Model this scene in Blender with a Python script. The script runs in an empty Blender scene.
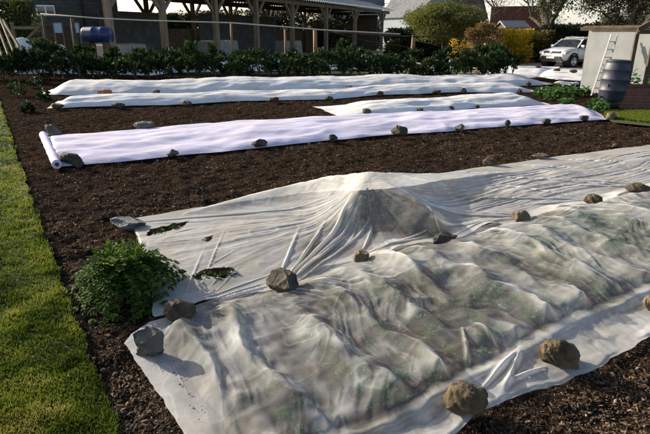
import bpy, math, random
import numpy as np
from mathutils import Vector, Matrix
PI = math.pi
rs = np.random.RandomState(7)
random.seed(7)
sc = bpy.context.scene
COL = sc.collection
# ------------------------------------------------------------------ camera
CH = 1.70; PITCH = math.radians(19.5); F = 515.0
cam = bpy.data.cameras.new('camera'); camo = bpy.data.objects.new('camera', cam); COL.objects.link(camo)
camo.location = (0, 0, CH); camo.rotation_euler = (PI/2-PITCH, 0, 0)
cam.sensor_width = 36; cam.lens = F/650*36; cam.clip_end = 2000; cam.clip_start = .05
sc.camera = camo
cp, sp_ = math.cos(PITCH), math.sin(PITCH)
def ray(px, py):
    xr = (px-325)/F; yu = (217-py)/F
    return np.array([xr, cp+yu*sp_, -sp_+yu*cp])
def P(px, py, z=0.0):                 # point on the level z seen there in the photograph
    d = ray(px, py); t = (z-CH)/d[2]
    return np.array([d[0]*t, d[1]*t, z])
def at(px, py, Y):                    # point at distance Y
    d = ray(px, py); t = Y/d[1]
    return np.array([d[0]*t, Y, CH+d[2]*t])
def ppm(Y): return F/Y                # rough pixels per metre
# ------------------------------------------------------------------ noise
_lat = {}
def vnoise(x, y, scale, seed=0):
    if seed not in _lat: _lat[seed] = np.random.RandomState(seed+100).rand(256, 256)
    L = _lat[seed]
    x = np.asarray(x)/scale+1000.; y = np.asarray(y)/scale+1000.
    xi = np.floor(x).astype(int); yi = np.floor(y).astype(int)
    fx = x-xi; fy = y-yi; fx = fx*fx*(3-2*fx); fy = fy*fy*(3-2*fy)
    a = L[xi % 256, yi % 256]; b = L[(xi+1) % 256, yi % 256]; c = L[xi % 256, (yi+1) % 256]; d = L[(xi+1) % 256, (yi+1) % 256]
    return (a*(1-fx)+b*fx)*(1-fy)+(c*(1-fx)+d*fx)*fy-.5
def fbm(x, y, scale, seed=0, octv=4, gain=.5):
    s = 0; a = 1
    for i in range(octv):
        s = s+a*vnoise(x, y, scale/2**i, seed+i); a *= gain
    return s
# ------------------------------------------------------------------ materials
def nd(nt, t, **kw):
    n = nt.nodes.new(t)
    for k, v in kw.items(): setattr(n, k, v)
    return n
def c4(c): return (c[0], c[1], c[2], 1)
def mat(name, col, col2=None, rough=.8, scale=6., bump=0., bscale=40., metal=0., stretch=(1, 1, 1), trans=0., spec=.3, detail=6., coat=0.):
    m = bpy.data.materials.new(name); m.use_nodes = True; nt = m.node_tree; b = nt.nodes['Principled BSDF']
    b.inputs['Roughness'].default_value = rough; b.inputs['Metallic'].default_value = metal
    b.inputs['Specular IOR Level'].default_value = spec
    b.inputs['Coat Weight'].default_value = coat
    tc = nd(nt, 'ShaderNodeTexCoord'); mp = nd(nt, 'ShaderNodeMapping'); mp.inputs['Scale'].default_value = stretch
    nt.links.new(tc.outputs['Object'], mp.inputs['Vector'])
    b.inputs['Base Color'].default_value = c4(col)
    if col2 is not None:
        n = nd(nt, 'ShaderNodeTexNoise'); n.inputs['Scale'].default_value = scale; n.inputs['Detail'].default_value = detail
        r = nd(nt, 'ShaderNodeValToRGB'); r.color_ramp.elements[0].position = .35; r.color_ramp.elements[1].position = .65
        r.color_ramp.elements[0].color = c4(col); r.color_ramp.elements[1].color = c4(col2)
        nt.links.new(mp.outputs[0], n.inputs['Vector']); nt.links.new(n.outputs['Fac'], r.inputs[0]); nt.links.new(r.outputs[0], b.inputs['Base Color'])
    if bump:
        n2 = nd(nt, 'ShaderNodeTexNoise'); n2.inputs['Scale'].default_value = bscale; n2.inputs['Detail'].default_value = 8
        bp = nd(nt, 'ShaderNodeBump'); bp.inputs['Strength'].default_value = 1; bp.inputs['Distance'].default_value = bump
        nt.links.new(mp.outputs[0], n2.inputs['Vector']); nt.links.new(n2.outputs['Fac'], bp.inputs['Height']); nt.links.new(bp.outputs[0], b.inputs['Normal'])
    return m
def tonemat(name, cols, rough=.6, transl=0., spec=.3):
    """colour from the per-face attribute tone; leaves let some light through"""
    m = bpy.data.materials.new(name); m.use_nodes = True; nt = m.node_tree; b = nt.nodes['Principled BSDF']
    b.inputs['Roughness'].default_value = rough; b.inputs['Specular IOR Level'].default_value = spec
    a = nd(nt, 'ShaderNodeAttribute'); a.attribute_name = 'tone'
    r = nd(nt, 'ShaderNodeValToRGB'); e = r.color_ramp.elements
    while len(e) < len(cols): e.new(.5)
    for i, c in enumerate(cols): e[i].position = i/(len(cols)-1); e[i].color = c4(c)
    nt.links.new(a.outputs['Fac'], r.inputs[0]); nt.links.new(r.outputs[0], b.inputs['Base Color'])
    if transl:
        t = nd(nt, 'ShaderNodeBsdfTranslucent'); mx = nd(nt, 'ShaderNodeMixShader'); mx.inputs[0].default_value = transl
        nt.links.new(r.outputs[0], t.inputs[0]); nt.links.new(b.outputs[0], mx.inputs[1]); nt.links.new(t.outputs[0], mx.inputs[2])
        nt.links.new(mx.outputs[0], nt.nodes['Material Output'].inputs[0])
    return m
def clothmat(name, col, transl=.35, opac=None, bump=.004, bscale=9., stretch=(1, 1, 1), dirt=0.12, rot=0., gloss=.08):
    """woven or spun sheet: lets light through, optionally open mesh (attribute opac)"""
    m = bpy.data.materials.new(name); m.use_nodes = True; nt = m.node_tree; nt.nodes.remove(nt.nodes['Principled BSDF'])
    L = nt.links.new
    tc = nd(nt, 'ShaderNodeTexCoord'); mp = nd(nt, 'ShaderNodeMapping'); mp.inputs['Scale'].default_value = stretch; mp.inputs['Rotation'].default_value = (0, 0, rot)
    mp.vector_type = 'TEXTURE' if False else 'POINT'
    L(tc.outputs['Object'], mp.inputs['Vector'])
    n = nd(nt, 'ShaderNodeTexNoise'); n.inputs['Scale'].default_value = 2.5; n.inputs['Detail'].default_value = 8; n.inputs['Roughness'].default_value = .65
    L(tc.outputs['Object'], n.inputs['Vector'])
    r = nd(nt, 'ShaderNodeValToRGB'); r.color_ramp.elements[0].position = .38; r.color_ramp.elements[1].position = .55
    d = 1-dirt
    r.color_ramp.elements[0].color = (col[0]*d, col[1]*d*.96, col[2]*d*.88, 1); r.color_ramp.elements[1].color = c4(col)
    L(n.outputs['Fac'], r.inputs[0])
    nb = nd(nt, 'ShaderNodeTexNoise'); nb.inputs['Scale'].default_value = bscale; nb.inputs['Detail'].default_value = 6; nb.inputs['Distortion'].default_value = .6
    L(mp.outputs[0], nb.inputs['Vector'])
    bp = nd(nt, 'ShaderNodeBump'); bp.inputs['Distance'].default_value = bump; bp.inputs['Strength'].default_value = 1; L(nb.outputs['Fac'], bp.inputs['Height'])
    df = nd(nt, 'ShaderNodeBsdfDiffuse'); tr = nd(nt, 'ShaderNodeBsdfTranslucent'); mx = nd(nt, 'ShaderNodeMixShader'); mx.inputs[0].default_value = transl
    for s in (df, tr): L(r.outputs[0], s.inputs['Color']); L(bp.outputs[0], s.inputs['Normal'])
    gl = nd(nt, 'ShaderNodeBsdfGlossy'); gl.inputs['Roughness'].default_value = .45; L(bp.outputs[0], gl.inputs['Normal'])
    mg = nd(nt, 'ShaderNodeMixShader'); mg.inputs[0].default_value = gloss
    L(df.outputs[0], mx.inputs[1]); L(tr.outputs[0], mx.inputs[2])
    L(mx.outputs[0], mg.inputs[1]); L(gl.outputs[0], mg.inputs[2])
    out = nt.nodes['Material Output']
    if opac is None: L(mg.outputs[0], out.inputs[0]); return m
    at_ = nd(nt, 'ShaderNodeAttribute'); at_.attribute_name = 'opac'
    tp = nd(nt, 'ShaderNodeBsdfTransparent'); m2 = nd(nt, 'ShaderNodeMixShader')
    L(at_.outputs['Fac'], m2.inputs[0]); L(tp.outputs[0], m2.inputs[1]); L(mg.outputs[0], m2.inputs[2]); L(m2.outputs[0], out.inputs[0])
    return m
# ------------------------------------------------------------------ mesh helpers
def mesh_np(name, V, Fc, m, parent=None, smooth=False, tone=None, opac=None):
    V = np.asarray(V, np.float32).reshape(-1, 3); Fc = np.asarray(Fc, np.int32)
    me = bpy.data.meshes.new(name); k = Fc.shape[1]
    me.vertices.add(len(V)); me.vertices.foreach_set('co', V.ravel())
    me.loops.add(Fc.size); me.loops.foreach_set('vertex_index', Fc.ravel())
    me.polygons.add(len(Fc)); me.polygons.foreach_set('loop_start', np.arange(0, Fc.size, k, dtype=np.int32))
    me.polygons.foreach_set('use_smooth', np.full(len(Fc), smooth))
    me.update(calc_edges=True)
    if tone is not None:
        a = me.attributes.new('tone', 'FLOAT', 'FACE'); a.data.foreach_set('value', np.asarray(tone, np.float32))
    if opac is not None:
        a = me.attributes.new('opac', 'FLOAT', 'POINT'); a.data.foreach_set('value', np.asarray(opac, np.float32).ravel())
    me.materials.append(m)
    o = bpy.data.objects.new(name, me); COL.objects.link(o)
    if parent: o.parent = parent
    return o
class MB:
    def __init__(s): s.v = []; s.f = []; s.sm = []
    def add(s, V, Fs, smooth=False):
        b = len(s.v); s.v += [tuple(map(float, p)) for p in V]; s.f += [tuple(b+i for i in f) for f in Fs]; s.sm += [smooth]*len(Fs); return s
    def box(s, c, size, rz=0, R=None, taper=1.):
        hx, hy, hz = size[0]/2, size[1]/2, size[2]/2
        pts = []
        for z in (-1, 1):
            t = taper if z > 0 else 1
            for x, y in ((-1, -1), (1, -1), (1, 1), (-1, 1)): pts.append(Vector((x*hx*t, y*hy*t, z*hz)))
        M = R if R is not None else Matrix.Rotation(rz, 3, 'Z')
        pts = [M @ p+Vector(c) for p in pts]
        return s.add(pts, [(0, 3, 2, 1), (4, 5, 6, 7), (0, 1, 5, 4), (1, 2, 6, 5), (2, 3, 7, 6), (3, 0, 4, 7)])
    def beam(s, a, b, w, h=None):
        a = Vector(a); b = Vector(b); d = b-a; L = d.length; h = h or w
        q = d.to_track_quat('X', 'Z').to_matrix()
        return s.box((a+b)/2, (L, w, h), R=q)
    def tube(s, pts, rad, n=8, cap=True):
        pts = [Vector(p) for p in pts]; rad = rad if hasattr(rad, '__len__') else [rad]*len(pts)
        V = []; up = Vector((0, 0, 1)); 
        for i, p in enumerate(pts):
            d = (pts[min(i+1, len(pts)-1)]-pts[max(i-1, 0)]).normalized()
            a = d.cross(up); 
            if a.length < .05: a = d.cross(Vector((1, 0, 0)))
            a.normalize(); b = d.cross(a)
            for k in range(n): V.append(p+rad[i]*(math.cos(2*PI*k/n)*a+math.sin(2*PI*k/n)*b))
        Fs = [(i*n+k, i*n+(k+1) % n, (i+1)*n+(k+1) % n, (i+1)*n+k) for i in range(len(pts)-1) for k in range(n)]
        s.add(V, Fs, True)
        if cap: s.f.append(tuple(len(s.v)-n+k for k in range(n))); s.sm.append(False); s.f.append(tuple(len(s.v)-len(V)+k for k in range(n))[::-1]); s.sm.append(False)
        return s
    def lathe(s, prof, n=32, c=(0, 0, 0)):
        V = [(c[0]+r*math.cos(2*PI*k/n), c[1]+r*math.sin(2*PI*k/n), c[2]+z) for r, z in prof for k in range(n)]
        return s.add(V, [(i*n+k, i*n+(k+1) % n, (i+1)*n+(k+1) % n, (i+1)*n+k) for i in range(len(prof)-1) for k in range(n)], True)
    def prism(s, poly, y0, y1, plane='xz'):
        n = len(poly)
        g = (lambda a, b, y: (a, y, b)) if plane == 'xz' else (lambda a, b, y: (y, a, b)) if plane == 'yz' else (lambda a, b, y: (a, b, y))
        V = [g(a, b, y0) for a, b in poly]+[g(a, b, y1) for a, b in poly]
        return s.add(V, [tuple(range(n))[::-1], tuple(range(n, 2*n))]+[(i, (i+1) % n, n+(i+1) % n, n+i) for i in range(n)])
    def build(s, name, m, parent=None, bevel=0, seg=2):
        me = bpy.data.meshes.new(name); me.from_pydata(s.v, [], s.f); me.polygons.foreach_set('use_smooth', s.sm)
        me.materials.append(m); me.update()
        o = bpy.data.objects.new(name, me); COL.objects.link(o)
        if parent: o.parent = parent
        if bevel:
            b = o.modifiers.new('bevel', 'BEVEL'); b.width = bevel; b.segments = seg; b.limit_method = 'ANGLE'
        return o
def tag(o, label, cat, group=None):
    o['label'] = label; o['category'] = cat
    if group: o['group'] = group
    return o
def thing(name, label, cat, loc=(0, 0, 0), rz=0, group=None):
    o = bpy.data.objects.new(name, None); o.empty_display_size = .1; COL.objects.link(o); o.location = tuple(map(float, loc)); o.rotation_euler = (0, 0, rz)
    return tag(o, label, cat, group)
def structure(o): o['kind'] = 'structure'; return o
def stuff(o): o['kind'] = 'stuff'; return o
def dup(root, loc, rz, scale=1., label=None):
    r = root.copy(); COL.objects.link(r); r.location = tuple(map(float, loc)); r.rotation_euler = (0, 0, rz); r.scale = (scale, scale, scale)
    if label: r['label'] = label
    for ch in list(root.children):
        c = ch.copy(); COL.objects.link(c); c.parent = r
    return r
def gridfaces(nr, nc, keep=None):
    i = np.arange(nr-1)[:, None]*nc+np.arange(nc-1)[None, :]
    Fc = np.stack([i, i+1, i+nc+1, i+nc], -1)
    Fc = Fc[keep] if keep is not None else Fc
    return Fc.reshape(-1, 4)
# ------------------------------------------------------------------ light
SAZ = math.atan2(-.84, .54)           # heading of the sun, clockwise from +Y
SEL = math.radians(21)
sd = Vector((math.sin(SAZ)*math.cos(SEL), math.cos(SAZ)*math.cos(SEL), math.sin(SEL)))
sun = bpy.data.lights.new('sun', 'SUN'); sun.energy = 5.0; sun.angle = math.radians(.5); sun.color = (1, .86, .66)
so = bpy.data.objects.new('sun', sun); COL.objects.link(so); so.rotation_euler = sd.to_track_quat('Z', 'Y').to_euler(); so.location = sd*60
w = bpy.data.worlds.new('World'); sc.world = w; w.use_nodes = True; nt = w.node_tree
sky = nt.nodes.new('ShaderNodeTexSky'); sky.sky_type = 'NISHITA'; sky.sun_disc = False; sky.sun_elevation = SEL; sky.sun_rotation = SAZ
sky.dust_density = 3.; sky.air_density = 1.; sky.ozone_density = 1.
nt.links.new(sky.outputs[0], nt.nodes['Background'].inputs[0]); nt.nodes['Background'].inputs[1].default_value = .105
tcw = nt.nodes.new('ShaderNodeTexCoord'); sxyz = nt.nodes.new('ShaderNodeSeparateXYZ'); nt.links.new(tcw.outputs['Generated'], sxyz.inputs[0])
mr = nt.nodes.new('ShaderNodeMapRange'); mr.interpolation_type = 'SMOOTHSTEP'; mr.inputs['From Min'].default_value = .30; mr.inputs['From Max'].default_value = .0; mr.inputs['To Min'].default_value = 0; mr.inputs['To Max'].default_value = .26
nt.links.new(sxyz.outputs['Z'], mr.inputs['Value'])
bh_ = nt.nodes.new('ShaderNodeBackground'); bh_.inputs[0].default_value = (1, .97, .93, 1); nt.links.new(mr.outputs[0], bh_.inputs[1])
ad = nt.nodes.new('ShaderNodeAddShader'); nt.links.new(nt.nodes['Background'].outputs[0], ad.inputs[0]); nt.links.new(bh_.outputs[0], ad.inputs[1]); nt.links.new(ad.outputs[0], nt.nodes['World Output'].inputs[0])
sc.view_settings.view_transform = 'Standard'; sc.view_settings.look = 'None'; sc.view_settings.exposure = 1.2; sc.view_settings.gamma = 1
sc.render.engine = 'CYCLES'; sc.cycles.transparent_max_bounces = 16; sc.cycles.max_bounces = 8
# ------------------------------------------------------------------ material table
M = {}
M['soil'] = mat('soil', (.010, .0072, .0055), (.03, .020, .014), 1., 9, .02, 22, spec=.0)
M['chips'] = tonemat('wood_chips', [(.009, .006, .005), (.032, .021, .0135), (.082, .054, .034), (.18, .13, .09), (.34, .26, .18)], .8, spec=.08)
M['grassbase'] = mat('turf', (.02, .03, .008), (.035, .05, .012), .95, 12, .02, 30)
M['blades'] = tonemat('grass_blades', [(.022, .038, .006), (.07, .105, .013), (.14, .175, .02), (.24, .22, .06)], .6, .35, spec=.1)
M['field'] = mat('field_grass', (.045, .06, .016), (.09, .1, .03), .95, .6, .03, 6)
M['gravel'] = mat('gravel_drive', (.22, .18, .13), (.3, .25, .19), .9, 8, .01, 60)
M['mesh'] = clothmat('insect_mesh', (.76, .79, .83), .42, True, .003, 14, dirt=.15, gloss=.0)
M['fleece'] = clothmat('crop_fleece', (.75, .765, .78), .36, True, .004, 6, (1, 5, 1), .1, rot=-math.radians(31), gloss=.02)
M['lilac'] = clothmat('lilac_fleece', (.56, .56, .74), .25, None, .012, 3., (1, 3.5, 1), .04, rot=-math.radians(23), gloss=.03)
M['farfleece'] = clothmat('white_fleece', (.66, .68, .72), .25, None, .015, 2.4, (1, 4, 1), .12, rot=-math.radians(12), gloss=.04)
M['rock_brown'] = mat('brown_stone', (.026, .020, .013), (.08, .058, .036), .9, 9, .012, 26)
M['rock_ochre'] = mat('ochre_stone', (.034, .026, .016), (.115, .086, .052), .95, 10, .016, 26)
M['rock_grey'] = mat('grey_stone', (.055, .055, .052), (.11, .107, .10), .85, 7, .006, 30)
M['rock_dark'] = mat('dark_stone', (.03, .027, .023), (.075, .064, .048), .9, 10, .012, 24)
M['rock_slate'] = mat('slate_stone', (.06, .066, .075), (.11, .117, .128), .7, 5, .003, 40)
M['rock_tan'] = mat('tan_stone', (.08, .062, .04), (.16, .125, .085), .9, 9, .008, 30)
M['brick'] = mat('brick', (.18, .06, .035), (.24, .10, .06), .9, 20, .004, 60)
M['fern'] = tonemat('bush_leaves', [(.014, .036, .006), (.028, .066, .010), (.055, .105, .016), (.11, .16, .025)], .65, .3, spec=.08)
M['seedling'] = tonemat('crop_leaves', [(.02, .06, .015), (.05, .12, .03), (.10, .19, .05)], .5, .35)
M['kale'] = tonemat('brassica_leaves', [(.007, .015, .006), (.013, .028, .009), (.027, .05, .015), (.06, .10, .03)], .65, .25, spec=.12)
M['stem'] = mat('green_stem', (.05, .06, .03), (.09, .09, .05), .8, 20)
M['bark'] = mat('bark', (.035, .028, .022), (.075, .06, .045), .95, 8, .02, 14, stretch=(1, 1, .3))
M['willow'] = tonemat('willow_leaves', [(.045, .06, .016), (.085, .10, .025), (.14, .15, .035), (.20, .20, .055)], .6, .35)
M['ever'] = tonemat('evergreen_leaves', [(.012, .018, .008), (.028, .036, .014), (.05, .055, .022)], .6, .15)
M['yellow'] = tonemat('yellow_blossom', [(.22, .14, .01), (.5, .33, .02), (.75, .52, .04)], .6, .25)
M['olive'] = tonemat('olive_leaves', [(.03, .03, .008), (.06, .055, .014), (.16, .11, .02)], .6, .2)
M['russet'] = tonemat('russet_leaves', [(.07, .042, .015), (.17, .105, .035), (.27, .18, .06)], .7, .2)
M['hedge'] = tonemat('hedge_leaves', [(.016, .028, .008), (.04, .06, .014), (.08, .10, .022)], .6, .2)
M['oldwood'] = mat('weathered_timber', (.12, .088, .06), (.21, .16, .11), .9, 5, .006, 20, stretch=(1, 1, .2))
M['warmwood'] = mat('treated_timber', (.16, .09, .05), (.24, .15, .085), .85, 6, .004, 24, stretch=(1, 1, .2))
M['darkwood'] = mat('dark_timber', (.05, .036, .025), (.09, .066, .046), .9, 5, .006, 18)
M['palewood'] = mat('pale_bamboo', (.36, .35, .31), (.46, .44, .40), .7, 8)
M['roofsheet'] = mat('corrugated_sheet', (.12, .125, .135), (.19, .19, .195), .6, 2)
M['slate'] = mat('slate_roof', (.06, .07, .085), (.11, .12, .14), .7, 3, .01, 8)
M['slatewall'] = mat('dark_boarding', (.045, .05, .052), (.075, .08, .08), .85, 3, .01, 6)
M['bluewall'] = mat('blue_grey_render', (.20, .24, .29), (.26, .30, .35), .9, 3)
M['darkbrick'] = mat('dark_red_brick', (.10, .04, .032), (.15, .065, .05), .95, 12, .01, 30)
M['whitewall'] = mat('white_painted_panel', (.15, .17, .18), (.20, .215, .225), .8, 2.2, .003, 10)
M['white'] = mat('white_paint', (.78, .78, .76), (.7, .7, .66), .5, 10)
M['blueplastic'] = mat('blue_plastic', (.013, .028, .085), (.017, .035, .105), .35, 4)
M['butt'] = mat('slate_blue_plastic', (.012, .018, .034), (.02, .028, .048), .55, 3, .002, 12, spec=.5)
M['concrete'] = mat('concrete', (.20, .19, .17), (.3, .28, .25), .95, 8, .006, 30)
M['glass'] = mat('window_glass', (.05, .07, .09), None, .08, spec=.8)
M['paleglass'] = mat('pale_blue_glass', (.22, .32, .48), None, .2, spec=.6)
M['carpaint'] = mat('silver_white_paint', (.62, .62, .61), None, .3, metal=.15, coat=.6)
M['carglass'] = mat('car_glass', (.012, .016, .02), None, .05, spec=.9)
M['blacktrim'] = mat('black_trim', (.012, .012, .013), None, .5)
M['chrome'] = mat('bright_trim', (.6, .6, .6), None, .2, metal=1)
M['lens'] = mat('lamp_lens', (.35, .37, .40), None, .12, spec=.9)
M['tyre'] = mat('tyre_rubber', (.012, .012, .012), None, .9)
M['rope'] = mat('pale_rail', (.42, .37, .29), (.52, .47, .38), .8, 12)
M['net'] = mat('green_netting', (.04, .06, .03), None, .9)
# ------------------------------------------------------------------ ground
g = 500
structure(mesh_np('ground', [(-g, -g, -.05), (g, -g, -.05), (g, g, -.05), (-g, g, -.05)], [(0, 1, 2, 3)], M['field']))
def soil_z(x, y): 
    return np.minimum(fbm(x, y, .9, 3, 3)*.03+fbm(x, y, .13, 9, 4, .6)*.04, .026)-.004
NR, NC = 520, 560
yy = 1.0*(26./1.0)**(np.linspace(0, 1, NR)); tt = np.linspace(-1, 1, NC)
X = tt[None, :]*(yy[:, None]*.85+4.0); Y = np.repeat(yy[:, None], NC, 1)
Z = soil_z(X, Y)-.006
edge = (Y > 25) | (np.abs(tt)[None, :] > .995)
Z = np.where(edge, -.06, Z)
structure(mesh_np('soil', np.stack([X, Y, Z], -1), gridfaces(NR, NC), M['soil'], smooth=True))
# lawn on the left with its own slightly wavering cut edge
edge_px = [(-30, 40), (-12, 78), (0, 104), (10, 135), (22, 176), (33, 210), (46, 250), (62, 296), (78, 342), (93, 385), (110, 434), (140, 520)]
edge_w = np.array([P(x, y)[:2] for x, y in edge_px[1:]])
ys = np.linspace(1.0, edge_w[0, 1], 260); o_ = np.argsort(edge_w[:, 1])
def lawn_x(y): return np.interp(y, edge_w[o_, 1], edge_w[o_, 0])+vnoise(y, y*0, .22, 51)*.06+vnoise(y, y*0, .06, 52)*.025
ex = lawn_x(ys)
cols = 40; T = np.linspace(0, 1, cols)**2
LX = ex[:, None]-T[None, :]*14; LY = np.repeat(ys[:, None], cols, 1)
LZ = .030+fbm(LX, LY, .35, 60, 3)*.02; LZ[:, 0] = -.03
structure(mesh_np('lawn', np.stack([LX, LY, LZ], -1), gridfaces(260, cols), M['grassbase'], smooth=True))
def blades(n, xs, ys_, zs, h, w_, tone, lean=.6):
    az = rs.rand(n)*2*PI; la = rs.rand(n)*2*PI
    L = lean*h*(.3+rs.rand(n))
    dx, dy = np.cos(az)*w_/2, np.sin(az)*w_/2; lx, ly = np.cos(la)*L+.1*h, np.sin(la)*L-.08*h
    b = np.stack([xs, ys_, zs], -1)
    v = np.stack([b+np.stack([-dx, -dy, 0*dx], -1), b+np.stack([dx, dy, 0*dx], -1),
                  b+np.stack([dx*.8+lx*.4, dy*.8+ly*.4, h*.6], -1), b+np.stack([-dx*.8+lx*.4, -dy*.8+ly*.4, h*.6], -1),
                  b+np.stack([lx, ly, h*.95], -1)], 1)
    base = np.arange(n)*5
    f = np.concatenate([np.stack([base, base+1, base+2, base+3], -1), np.stack([base+3, base+2, base+4, base+4], -1)])
    return v.reshape(-1, 3), base, tone
NB = 210000
u = rs.rand(NB); by = 1.05*(15/1.05)**(u**1.15)
bx = lawn_x(by)+.02-(rs.rand(NB)**1.0)*(np.minimum(.30+.40*by, 5))
bt = np.clip(.42+fbm(bx, by, .22, 70, 3)*1.0+rs.randn(NB)*.17, 0, 1)
bh = .022+.03*rs.rand(NB)+.055*np.clip(fbm(bx, by, .14, 77, 3)+.05, 0, 1)
def blade_mesh(name, n, bx, by, bz, bh, bw, bt, m, lean=.9):
    V, base, _ = blades(n, bx, by, bz, bh, bw, bt, lean)
    tri = np.concatenate([np.stack([base, base+1, base+2], -1), np.stack([base, base+2, base+3], -1), np.stack([base+3, base+2, base+4], -1)])
    return mesh_np(name, V, tri, m, tone=np.tile(bt, 3))
stuff(tag(blade_mesh('grass', NB, bx, by, np.full(NB, .02)+fbm(bx, by, .35, 60, 3)*.02, bh*.72, .003+.0011*by, bt, M['blades'], .45), 'short sunlit lawn grass along the left side', 'grass'))
# ------------------------------------------------------------------ bed frame for the two near sheets
BA = math.radians(30.5); ax = np.array([math.cos(BA), math.sin(BA)]); nx = np.array([-math.sin(BA), math.cos(BA)])
def uv(p): return np.array([np.dot(p[:2], ax), np.dot(p[:2], nx)])
def curve(px): 
    q = np.array([uv(P(x, y)) for x, y in px]); return q[np.argsort(q[:, 0])]
A_far = curve([(128, 222), (200, 210), (260, 201), (340, 190), (415, 179), (490, 168.5), (540, 161), (600, 153), (650, 147), (800, 125)])
A_near = curve([(156, 321), (178, 314), (230, 302), (283, 291), (322, 272), (361, 263), (405, 252), (445, 246), (485, 232), (523, 224), (560, 214), (595, 206), (641, 194), (800, 158)])
B_far = curve([(150, 326), (178, 310), (230, 298), (283, 285), (361, 255), (445, 239), (523, 217), (595, 199), (641, 188), (800, 153)])
B_near = curve([(200, 470), (300, 478), (390, 462), (430, 448), (458, 434), (474, 421), (490, 412), (520, 403), (547, 396), (562, 389), (573, 381), (592, 373), (611, 364), (650, 342), (700, 318), (900, 240)])
A_left = np.array([uv(P(x, y)) for x, y in [(130, 222), (136, 238), (146, 262), (152, 290), (156, 321)]])
B_left = np.array([uv(P(x, y)) for x, y in [(150, 326), (131, 338), (124, 347), (137, 367), (150, 388), (166, 408), (185, 434), (200, 470)]])
def sheet_grid(far, near, left, umax, ns, nt_, power=1.4):
    t = np.linspace(0, 1, nt_); s = np.linspace(0, 1, ns)**power
    q = np.linspace(0, 1, len(left)); 
    seg = np.r_[0, np.cumsum(np.hypot(*np.diff(left, axis=0).T))]; seg /= seg[-1]
    uL = np.interp(t, seg, left[:, 0]); vL = np.interp(t, seg, left[:, 1])
    U = uL[:, None]+(umax-uL)[:, None]*s[None, :]
    Vf = np.interp(U, far[:, 0], far[:, 1]); Vn = np.interp(U, near[:, 0], near[:, 1])
    V = Vf+(Vn-Vf)*t[:, None]
    k = np.exp(-((U-uL[:, None])/.35)**2)      # the left end follows its own outline
    V = V*(1-k)+vL[:, None]*k
    x_, y_ = U*ax[0]+V*nx[0], U*ax[1]+V*nx[1]
    return x_+.035*fbm(x_, y_, .35, 411, 4, .6), y_+.035*fbm(x_, y_, .35, 421, 4, .6), U, V, s, t
def segdist(X, Y, a, b):
    dx, dy = b[0]-a[0], b[1]-a[1]; L2 = dx*dx+dy*dy
    k = np.clip(((X-a[0])*dx+(Y-a[1])*dy)/L2, 0, 1)
    return np.hypot(X-a[0]-k*dx, Y-a[1]-k*dy), k
def resize(Z, n0, n1):
    r = np.linspace(0, Z.shape[0]-1, n0); c = np.linspace(0, Z.shape[1]-1, n1)
    r0 = np.minimum(r.astype(int), Z.shape[0]-2); c0 = np.minimum(c.astype(int), Z.shape[1]-2); fr = (r-r0)[:, None]; fc = (c-c0)[None, :]
    return (Z[r0][:, c0]*(1-fc)+Z[r0][:, c0+1]*fc)*(1-fr)+(Z[r0+1][:, c0]*(1-fc)+Z[r0+1][:, c0+1]*fc)*fr
def relax(obs, pin, pinv, it=600, sag=0., levels=(8, 4, 2, 1)):
    """hang a light sheet over obstacles, pinned at its weights and edges"""
    H = None
    for lv in levels:
        O = obs[::lv, ::lv]; Pn = pin[::lv, ::lv].copy(); Pv = pinv[::lv, ::lv]
        H = O.copy() if H is None else resize(H, *O.shape)
        for _ in range(it if lv > 1 else it//3):
            A = H.copy()
            A[1:-1, 1:-1] = (H[:-2, 1:-1]+H[2:, 1:-1]+H[1:-1, :-2]+H[1:-1, 2:])/4-sag*lv*lv
            A[0] = H[0]; A[-1] = H[-1]; A[:, 0] = H[:, 0]; A[:, -1] = A[:, -2]
            H = np.maximum(A, O); H = np.where(Pn, Pv, H)
    return H
def blur(H, n, mask=None):
    for _ in range(n):
        B = H.copy(); B[1:-1, 1:-1] = (H[:-2, 1:-1]+H[2:, 1:-1]+H[1:-1, :-2]+H[1:-1, 2:]+2*H[1:-1, 1:-1])/6
        H = B if mask is None else np.where(mask, H, B)
    return H
def sampler(X, Y, H):
    def f(x, y, r=.05):
        d2 = (X-x)**2+(Y-y)**2; k = d2 < r*r
        return float(H[k].min()) if k.any() else float(H.flat[np.argmin(d2)])
    return f
def folds(X, Y, Z, segs):
    for (a, b, w_, h, za, zb) in segs:
        pa = P(a[0], a[1], za); pb = P(b[0], b[1], zb)
        d, k = segdist(X, Y, pa, pb)
        wl = w_*(.45+.9*k)
        Z = Z+h*np.exp(-(d/wl)**2)*np.sin(np.clip(k*1.1, 0, 1)*PI*.85+.25)
    return Z
# ---------------- B: open insect mesh over rows of young crops (near)
nsB, ntB = 721, 321
BX, BY, BU, BV, sB, tB = sheet_grid(B_far, B_near, B_left, uv(P(900, 240))[0], nsB, ntB, 1.5)
Vf_ = np.interp(BU, B_far[:, 0], B_far[:, 1]); Vn_ = np.interp(BU, B_near[:, 0], B_near[:, 1])
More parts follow.
